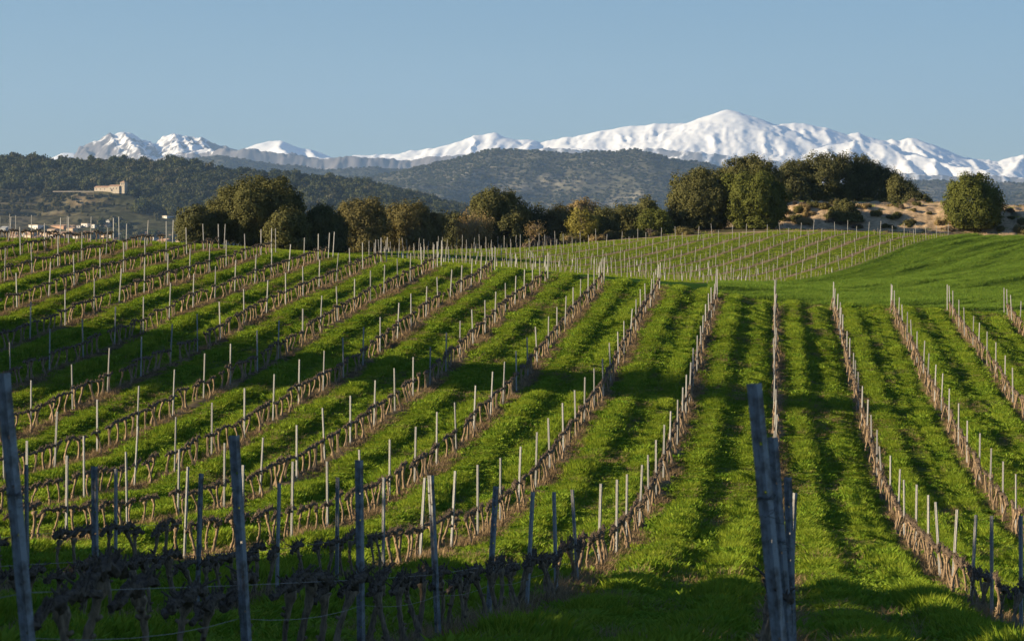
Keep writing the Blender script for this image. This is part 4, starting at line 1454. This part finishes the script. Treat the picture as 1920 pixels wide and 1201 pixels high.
for i, (x0, x1, y0, y1, wm, lab, gab) in enumerate(HOUSES):
    rg = np.random.default_rng(1200 + i)
    px0 = (x0 + x1) / 2
    # stands where the sight line to its foot meets the hillside
    dd = np.arange(2400, 2800, 2.0)
    hh = hill_h((px0 - VX) / FPX * dd, dd)
    los = -(y1 - YH) / FPX * dd
    hit = np.argmax(hh > los) if (hh > los).any() else 0
    d_ = float(dd[hit]) if (hh > los).any() else 2420.0
    X0, z0 = (px0 - VX) / FPX * d_, -(y1 - YH) / FPX * d_
    w, h = (x1 - x0) / FPX * d_, (y1 - y0) / FPX * d_
    dp = rg.uniform(7, 10)
    rz = float(rg.normal(-.32, .2))
    ho = empty('house', (X0, d_ + dp / 2, z0), rz, label=lab, cat='house', group='houses of the village')
    hw = h * (.68 if gab else 1.0)
    b = Geo()
    b.box((-w / 2, -dp / 2, -6), (w / 2, dp / 2, hw))
    link('wall', b.mesh('wall', WALLM[wm]), (0, 0, 0), ho)
    if gab:
        link('roof', gable(w, dp, hw + .004, max(h - hw, .8), M_roof if wm != 4 else WALLM[4]), (0, 0, 0), ho)
    else:
        b = Geo()
        b.box((-w / 2 - .2, -dp / 2 - .2, hw + .004), (w / 2 + .2, dp / 2 + .2, hw + .3))
        link('roof', b.mesh('roof', WALLM[2]), (0, 0, 0), ho)
    nw = max(1, int(w / 2.6))
    for fl_ in range(max(1, int(hw / 2.9))):
        for q in range(nw):
            cx = -w / 2 + w * (q + .5) / nw
            zb = 1.0 + 2.8 * fl_
            if zb + 1.1 > hw - .2:
                continue
            b = Geo()
            b.box((cx - .4, -dp / 2 - .05, zb), (cx + .4, -dp / 2 + .06, zb + 1.1))
            link('window', b.mesh('window', M_glass), (0, 0, 0), ho)

# middle hill range
RELIEFS = []


def hill_object(name, label, xr, yr, step, ridges, base, soft, nz, col_a, col_b, matscale, seed, shrub=True, stepy=None):
    hx, hy = np.arange(xr[0], xr[1], step), np.arange(yr[0], yr[1], stepy or step)
    X, Y = np.meshgrid(hx, hy)
    Z = relief(X, Y, ridges, base, soft)
    crest = relief(X, Y, ridges[:1], base, soft)
    depth = sstep(0, nz * 3.0, ridges and (np.max([pix(*p)[2] for p in ridges[0][0]]) - Z))
    wl_ = nz * 9
    wx_, wy_ = X + wl_ * .5 * (fbm(X / wl_, Y / wl_, seed + 5, 2) - .5), Y + wl_ * .5 * (fbm(X / wl_, Y / wl_, seed + 6, 2) - .5)
    n = fbm(wx_ / wl_, wy_ / (wl_ * 1.3), seed, 5, True) - .55
    Z = Z + nz * 2.0 * n * (.12 + .88 * depth)
    nn = fbm(X / 45, Y / 45, seed + 3, 4)
    Z = Z + (nn - .5) * 7
    c = mixc(np.array(col_a) + np.zeros(X.shape + (3,)), np.array(col_b), sstep(.45, .7, nn) * sstep(.35, .6, fbm(X / 300, Y / 200, seed + 4, 3)))
    RELIEFS.append((hx, hy, Z))
    o = link(name, grid_mesh(name, hx, hy, Z, c, tinted(name + '_scrub', matscale, .5, 1.5, detail=6, pos=(.42, .58))))
    return tag(o, label, kind='structure')


MID = [([(560, 392, 6900), (640, 366, 7000), (700, 340, 7100), (760, 318, 7150), (800, 311, 7150), (850, 299, 7120), (890, 287, 7100), (930, 281, 7080), (970, 281, 7050), (1010, 285, 7020), (1050, 290, 7000), (1110, 288, 6980), (1150, 287, 6960), (1190, 285, 6950), (1230, 296, 6950), (1265, 303, 6960), (1310, 308, 6980), (1370, 322, 7000), (1480, 350, 7050)], .26, .3),
       ([(930, 283, 7080), (905, 310, 6850), (870, 350, 6600), (830, 390, 6350)], .3, .3),
       ([(1010, 286, 7020), (1000, 318, 6800), (985, 350, 6600), (960, 395, 6350)], .3, .3),
       ([(1110, 290, 6980), (1100, 325, 6750), (1090, 360, 6500), (1060, 400, 6300)], .3, .3),
       ([(1190, 287, 6950), (1215, 310, 6750), (1235, 335, 6600), (1250, 370, 6400), (1260, 400, 6250)], .32, .3),
       ([(1120, 300, 6900), (1160, 320, 6700), (1195, 345, 6550), (1215, 375, 6350)], .34, .3),
       ([(800, 313, 7150), (770, 345, 6900), (720, 385, 6600), (690, 410, 6400)], .28, .3),
       ([(1310, 310, 6980), (1330, 340, 6750), (1340, 380, 6500)], .3, .3)]
hill_object('hills', 'broad scrub-covered hill range in the middle distance', (-1500, 300), (5750, 7500), 12, MID, -60, 8, 50, (.085, .082, .055), (.165, .15, .11), .06, 210)
BACK = [([(180, 330, 9000), (250, 322, 9000), (330, 301, 9000), (372, 297, 9000), (412, 295, 9000), (455, 300, 9000), (505, 308, 9000), (560, 318, 9000), (600, 323, 9000), (650, 321, 9000), (700, 317, 9000), (750, 318, 9050), (810, 328, 9100), (880, 340, 9100)], .3, .3),
        ([(412, 296, 9000), (440, 330, 8600), (480, 360, 8300)], .32, .3), ([(330, 302, 9000), (345, 330, 8700)], .3, .3), ([(560, 319, 9000), (590, 340, 8700)], .3, .3), ([(700, 318, 9000), (690, 350, 8600)], .3, .3)]
hill_object('hills', 'dark wooded ridge between the left hill and the snowy mountains', (-2250, -850), (7900, 9400), 16, BACK, -60, 10, 44, (.05, .052, .036), (.11, .10, .07), .045, 230)
RIGHT = [([(1560, 352, 8200), (1640, 344, 8200), (1720, 338, 8200), (1765, 337, 8200), (1810, 343, 8200), (1900, 342, 8250), (1990, 338, 8250), (2100, 345, 8200)], .2, .3),
         ([(1600, 375, 6800), (1700, 372, 6800), (1800, 376, 6800), (1900, 366, 6800), (2050, 372, 6800)], .12, .2)]
hill_object('hills', 'low scrubby hills behind the lone round oak', (-100, 1050), (5600, 8700), 14, RIGHT, -60, 8, 18, (.075, .072, .05), (.18, .16, .11), .05, 250)

for (hx, hy, Zr), sp, label in zip(RELIEFS, (11.5, 15.0, 14.0), ('dark scrub and small trees over the broad middle hill', 'dark wood over the ridge behind the left hill', 'scrub over the low hills at the far right')):
    xs, ys = jgrid(hx[0] + 20, hx[-1] - 20, hy[0] + 20, hy[-1] - 20, sp)
    gx_, gy_ = (xs - hx[0]) / (hx[1] - hx[0]), (ys - hy[0]) / (hy[1] - hy[0])
    ix, iy = gx_.astype(int), gy_.astype(int)
    fx, fy = gx_ - ix, gy_ - iy
    zz = (Zr[iy, ix] * (1 - fx) + Zr[iy, ix + 1] * fx) * (1 - fy) + (Zr[iy + 1, ix] * (1 - fx) + Zr[iy + 1, ix + 1] * fx) * fy
    k = (zz > -25) & (rng.random(len(xs)) < .5 + .5 * sstep(.36, .58, fbm(xs / 140, ys / 110, 95, 3)))
    xs, ys, zz = xs[k], ys[k], zz[k]
    n = len(xs)
    sc_ = rng.uniform(4.5, 8.5, n)
    scatter('scrub_wood', np.stack([xs, ys, zz - .15 * sc_], 1), rng.random(n) * 6.283, sc_, rng.integers(0, 6, n), pines, label, sc_ * .75)

# snowy mountains
MS = .58          # the mountains are built nearer and smaller in proportion


def mountain(name, label, xr, yr, step, ridges, base, soft, snowfn, nzamp, seed, rock, craggy=1.0, warp=1.0, cut=None):
    hx, hy = np.arange(xr[0], xr[1], step), np.arange(yr[0], yr[1], step)
    X, Y = np.meshgrid(hx, hy)          # worked out at full size, scaled at the end
    wx_ = X + warp * 150 * (fbm(X / 700, Y / 700, seed + 20, 3) - .5) + 50 * (fbm(X / 160, Y / 160, seed + 21, 3) - .5)
    wy_ = Y + warp * 220 * (fbm(X / 600, Y / 600, seed + 22, 3) - .5) + 60 * (fbm(X / 170, Y / 170, seed + 23, 3) - .5)
    Z = relief(wx_, wy_, ridges, base, soft)
    if cut:         # sheer western cliff
        Z = Z - np.maximum(0, (cut - VX) / FPX * Y + 60 * (fbm(Y / 200, Z / 150, seed + 30, 3) - .5) - X) * 2.0
    PXm, PYm = VX + FPX * X / Y, YH - FPX * Z / Y
    snow, rough = snowfn(X, Y, Z, PXm, PYm)
    n = fbm(X / 300, Y / 420, seed, 5, True) - .55
    crag = fbm(X / 190 + .5 * fbm(X / 90, Y / 90, seed + 8, 2), Y / 300, seed + 9, 5, True) - .55 + .5 * (fbm(X / 60, Y / 100, seed + 12, 4, True) - .55)
    gul = fbm(X / 170 + .6 * fbm(X / 260, Y / 260, seed + 41, 2), Y / 900, seed + 40, 4, True) - .55
    Z = Z + 1.6 * nzamp * gul * (1 - rough) * sstep(0, 350, np.max([pix(*p)[2] for p in ridges[0][0]]) - Z)
    Z = Z + nzamp * n * (.25 + .75 * (1 - rough)) * .25 + rough * (72 * craggy * crag)
    sl = np.hypot(*np.gradient(Z, step, step))
    pat = fbm(X / 60, Y / 110, seed + 3, 5)
    sn = np.clip(snow + 1.3 * (pat - .5) * (snow < .97) * (snow > .02) - .4 * rough * sstep(.6, 1.5, sl), 0, 1)
    sn = sstep(.38, .6, sn)
    c = mixc(np.array(rock) + np.zeros(X.shape + (3,)), np.array([.87, .87, .86]), sn)
    c = c * (1 - .35 * (1 - sn) * (fbm(X / 60, Y / 300, seed + 7, 4) - .5) * 2)[..., None]
    o = link(name, grid_mesh(name, hx * MS, hy * MS, Z * MS, c, tinted(name + '_surface', .007, .93, 1.07, rough=.8, detail=6)))
    return tag(o, label, kind='structure')


SKY_R = [(640, 298), (680, 292), (720, 291), (745, 288), (770, 282), (850, 280), (872, 268), (885, 258), (905, 252), (925, 251), (938, 256), (950, 268), (975, 265), (990, 262), (1010, 266), (1050, 262), (1090, 253), (1130, 245), (1158, 240), (1180, 238), (1230, 232), (1290, 231), (1324, 229), (1343, 217), (1366, 205), (1376, 207), (1385, 220), (1400, 228), (1420, 231), (1440, 238), (1475, 232), (1510, 231), (1545, 240), (1565, 250), (1585, 258), (1597, 251), (1610, 251), (1622, 260), (1660, 266), (1703, 259), (1722, 267), (1750, 281), (1775, 291), (1792, 289), (1806, 297), (1840, 298), (1868, 304), (1900, 297), (1920, 293), (1990, 300), (2080, 318)]
RM = [([(x, y, 30000) for x, y in SKY_R], .34, .5),
      ([(1366, 212, 30000), (1368, 228, 29650), (1385, 243, 29350), (1420, 268, 28900), (1446, 290, 28500), (1462, 308, 28150)], .52, .45),
      ([(1418, 240, 29900), (1436, 256, 29400), (1454, 282, 29000), (1468, 300, 28650)], .4, .45),
      ([(1158, 241, 30000), (1160, 252, 29700), (1172, 268, 29350), (1190, 283, 29000)], .5, .45),
      ([(1218, 234, 30000), (1208, 256, 29500), (1216, 278, 29000)], .45, .4),
      ([(1275, 231, 30000), (1268, 255, 29450), (1262, 285, 28900)], .5, .45),
      ([(1305, 229, 30000), (1304, 255, 29450), (1302, 288, 28850)], .5, .45),
      ([(1332, 227, 30000), (1336, 255, 29400), (1340, 292, 28800)], .5, .45),
      ([(1352, 232, 29800), (1366, 262, 29300), (1372, 295, 28700)], .5, .45),
      ([(1000, 264, 30000), (985, 280, 29300)], .4, .4), ([(1050, 264, 30000), (1080, 280, 29300), (1100, 288, 28900)], .35, .4),
      ([(1510, 233, 30000), (1500, 262, 29200), (1470, 300, 28400)], .36, .4),
      ([(1565, 252, 30000), (1545, 275, 29200), (1515, 305, 28400)], .36, .4),
      ([(1520, 285, 28700), (1548, 275, 28800), (1585, 268, 28900), (1604, 262, 28950), (1640, 267, 28900), (1665, 278, 28800), (1690, 288, 28600), (1740, 296, 28300), (1790, 312, 28000), (1850, 322, 27600)], .36, .3),
      ([(1548, 276, 28800), (1560, 292, 28400)], .45, .4), ([(1604, 263, 28950), (1590, 290, 28300), (1600, 315, 27700)], .4, .4),
      ([(1703, 260, 30000), (1722, 282, 29500), (1742, 300, 29000)], .55, .45), ([(1670, 266, 30000), (1688, 283, 29500)], .5, .45), ([(1640, 270, 29500), (1668, 288, 28700)], .5, .45),
      ([(1690, 290, 28600), (1705, 315, 27900), (1715, 330, 27500)], .45, .4), ([(1740, 297, 28300), (1750, 318, 27700)], .5, .4),
      ([(1868, 305, 30000), (1850, 325, 29000)], .4, .4), ([(1920, 294, 30000), (1900, 325, 29000)], .4, .4),
      # cliff band in front of the massif
      ([(880, 292, 26800), (960, 290, 26800), (1020, 284, 26800), (1045, 279, 26800), (1075, 279, 26800), (1105, 284, 26800), (1150, 288, 26800), (1195, 284, 26800), (1215, 281, 26800), (1240, 286, 26800), (1275, 288, 26700), (1320, 290, 26700), (1360, 296, 26700), (1410, 302, 26700), (1470, 308, 26700), (1550, 318, 26700), (1650, 326, 26700), (1750, 330, 26700), (1850, 332, 26700), (2000, 335, 26700)], .62, .12)]


def snow_r(X, Y, Z, PXm, PYm):
    band = sstep(27150, 26800, Y)
    low = sstep(26350, 26000, Y)
    s = 1 - .60 * band - .2 * low
    return s, band * .9


mountain('mountains', 'high snow-covered mountain massif along the right of the skyline', (-5000, 3300), (25400, 30900), 20, RM, -100, 2, snow_r, 36, 310, (.17, .165, .17), warp=.28)

SKY_L = [(118, 312), (136, 300), (143, 288), (152, 270), (168, 267), (182, 262), (200, 257), (212, 251), (232, 248), (242, 251), (256, 262), (266, 268), (280, 264), (292, 268), (305, 263), (318, 256), (336, 250), (350, 253), (372, 260), (386, 268), (402, 275), (430, 280), (460, 284), (500, 290), (560, 296), (620, 296), (660, 298), (700, 300), (760, 301), (800, 298), (860, 296), (920, 300)]
LM = [([(x, y, 24000) for x, y in SKY_L], .6, .35),
      ([(152, 271, 24000), (165, 290, 23600), (168, 306, 23300)], .9, .6), ([(182, 263, 24000), (195, 290, 23500), (200, 310, 23200)], .9, .7),
      ([(232, 249, 24000), (245, 270, 23450), (268, 290, 23000)], .7, .5), ([(212, 252, 24000), (205, 272, 23600)], .8, .6),
      ([(280, 265, 24000), (285, 285, 23400), (290, 300, 23100)], .75, .6), ([(336, 251, 24000), (328, 272, 23450), (330, 295, 22900)], .7, .5),
      ([(372, 261, 24000), (385, 282, 23400), (390, 300, 23000)], .8, .6), ([(350, 254, 24000), (358, 280, 23300)], .75, .6),
      ([(395, 284, 22800), (420, 277, 22800), (445, 280, 22800), (475, 281, 22800), (505, 290, 22800), (520, 295, 22800), (560, 298, 22800), (620, 298, 22800), (700, 302, 22800), (780, 300, 22800), (860, 297, 22800), (950, 305, 22800)], 1.0, .15)]


def snow_l(X, Y, Z, PXm, PYm):
    up = sstep(278 + 0 * X, 262 + 0 * X, PYm + 5 * (fbm(X / 300, Y / 300, 401, 3) - .5) * 4)
    mid = sstep(185, 215, PXm) * (1 - sstep(385, 425, PXm))
    plateau = sstep(23050, 23300, Y) * sstep(430, 480, PXm)
    s = np.maximum(.16 + .5 * up, .56 * mid + .2 * up * mid)
    s = s * sstep(150, 185, PXm) * (1 - sstep(296, 306, PYm) * .6)
    s = np.where(PXm > 400, .08, s)
    s = np.maximum(s, plateau * .95)
    return s, 1 - .9 * plateau


mountain('mountains', 'craggy grey mountains streaked with snow along the left of the skyline', (-6150, -2250), (21900, 24700), 13, LM, -100, 5, snow_l, 30, 410, (.17, .16, .165), cut=146)
FM = [([(60, 314, 32000), (84, 301, 32000), (105, 293, 32000), (122, 286, 32000), (133, 286, 32000), (142, 294, 32000), (160, 310, 32000), (200, 330, 32000)], .45, .5), ([(128, 291, 32000), (124, 305, 31500)], .5, .5)]
mountain('mountains', 'small far white peak at the left end of the skyline', (-8700, -7300), (31000, 32500), 24, FM, 400, 8, lambda X, Y, Z, a, b: (np.ones_like(X), np.zeros_like(X)), 20, 430, (.3, .28, .27))
FM = [([(430, 296, 30500), (460, 276, 30500), (480, 269, 30500), (500, 264, 30500), (520, 263, 30500), (531, 269, 30500), (545, 273, 30500), (570, 279, 30500), (590, 284, 30500), (610, 295, 30500), (650, 310, 30500)], .42, .5),
      ([(520, 264, 30500), (524, 275, 30150), (532, 285, 29800), (560, 296, 29500)], .6, .5), ([(572, 280, 30500), (582, 292, 30000)], .5, .5)]
mountain('mountains', 'smooth white snow peak behind the craggy left mountains', (-6100, -4450), (29300, 31000), 24, FM, 300, 8, lambda X, Y, Z, a, b: (np.ones_like(X), np.zeros_like(X)), 20, 440, (.3, .28, .27))

# ------------------------------------------------------------------ the air
hb = Geo()
hb.box((-7000, -700, -110), (5200, 20500, 1150))
mh, hn, hl, pb_ = mat('haze_air')
hn.remove(pb_)
pv = hn.new('ShaderNodeVolumePrincipled')
pv.inputs['Color'].default_value = (.41, .64, 1.0, 1)
pv.inputs['Density'].default_value = 4.2e-5
pv.inputs['Anisotropy'].default_value = .2
hl.new(pv.outputs[0], hn['Material Output'].inputs['Volume'])
hz_ = link('haze', hb.mesh('haze', mh))
tag(hz_, 'thin bluish air over the whole landscape', kind='stuff')
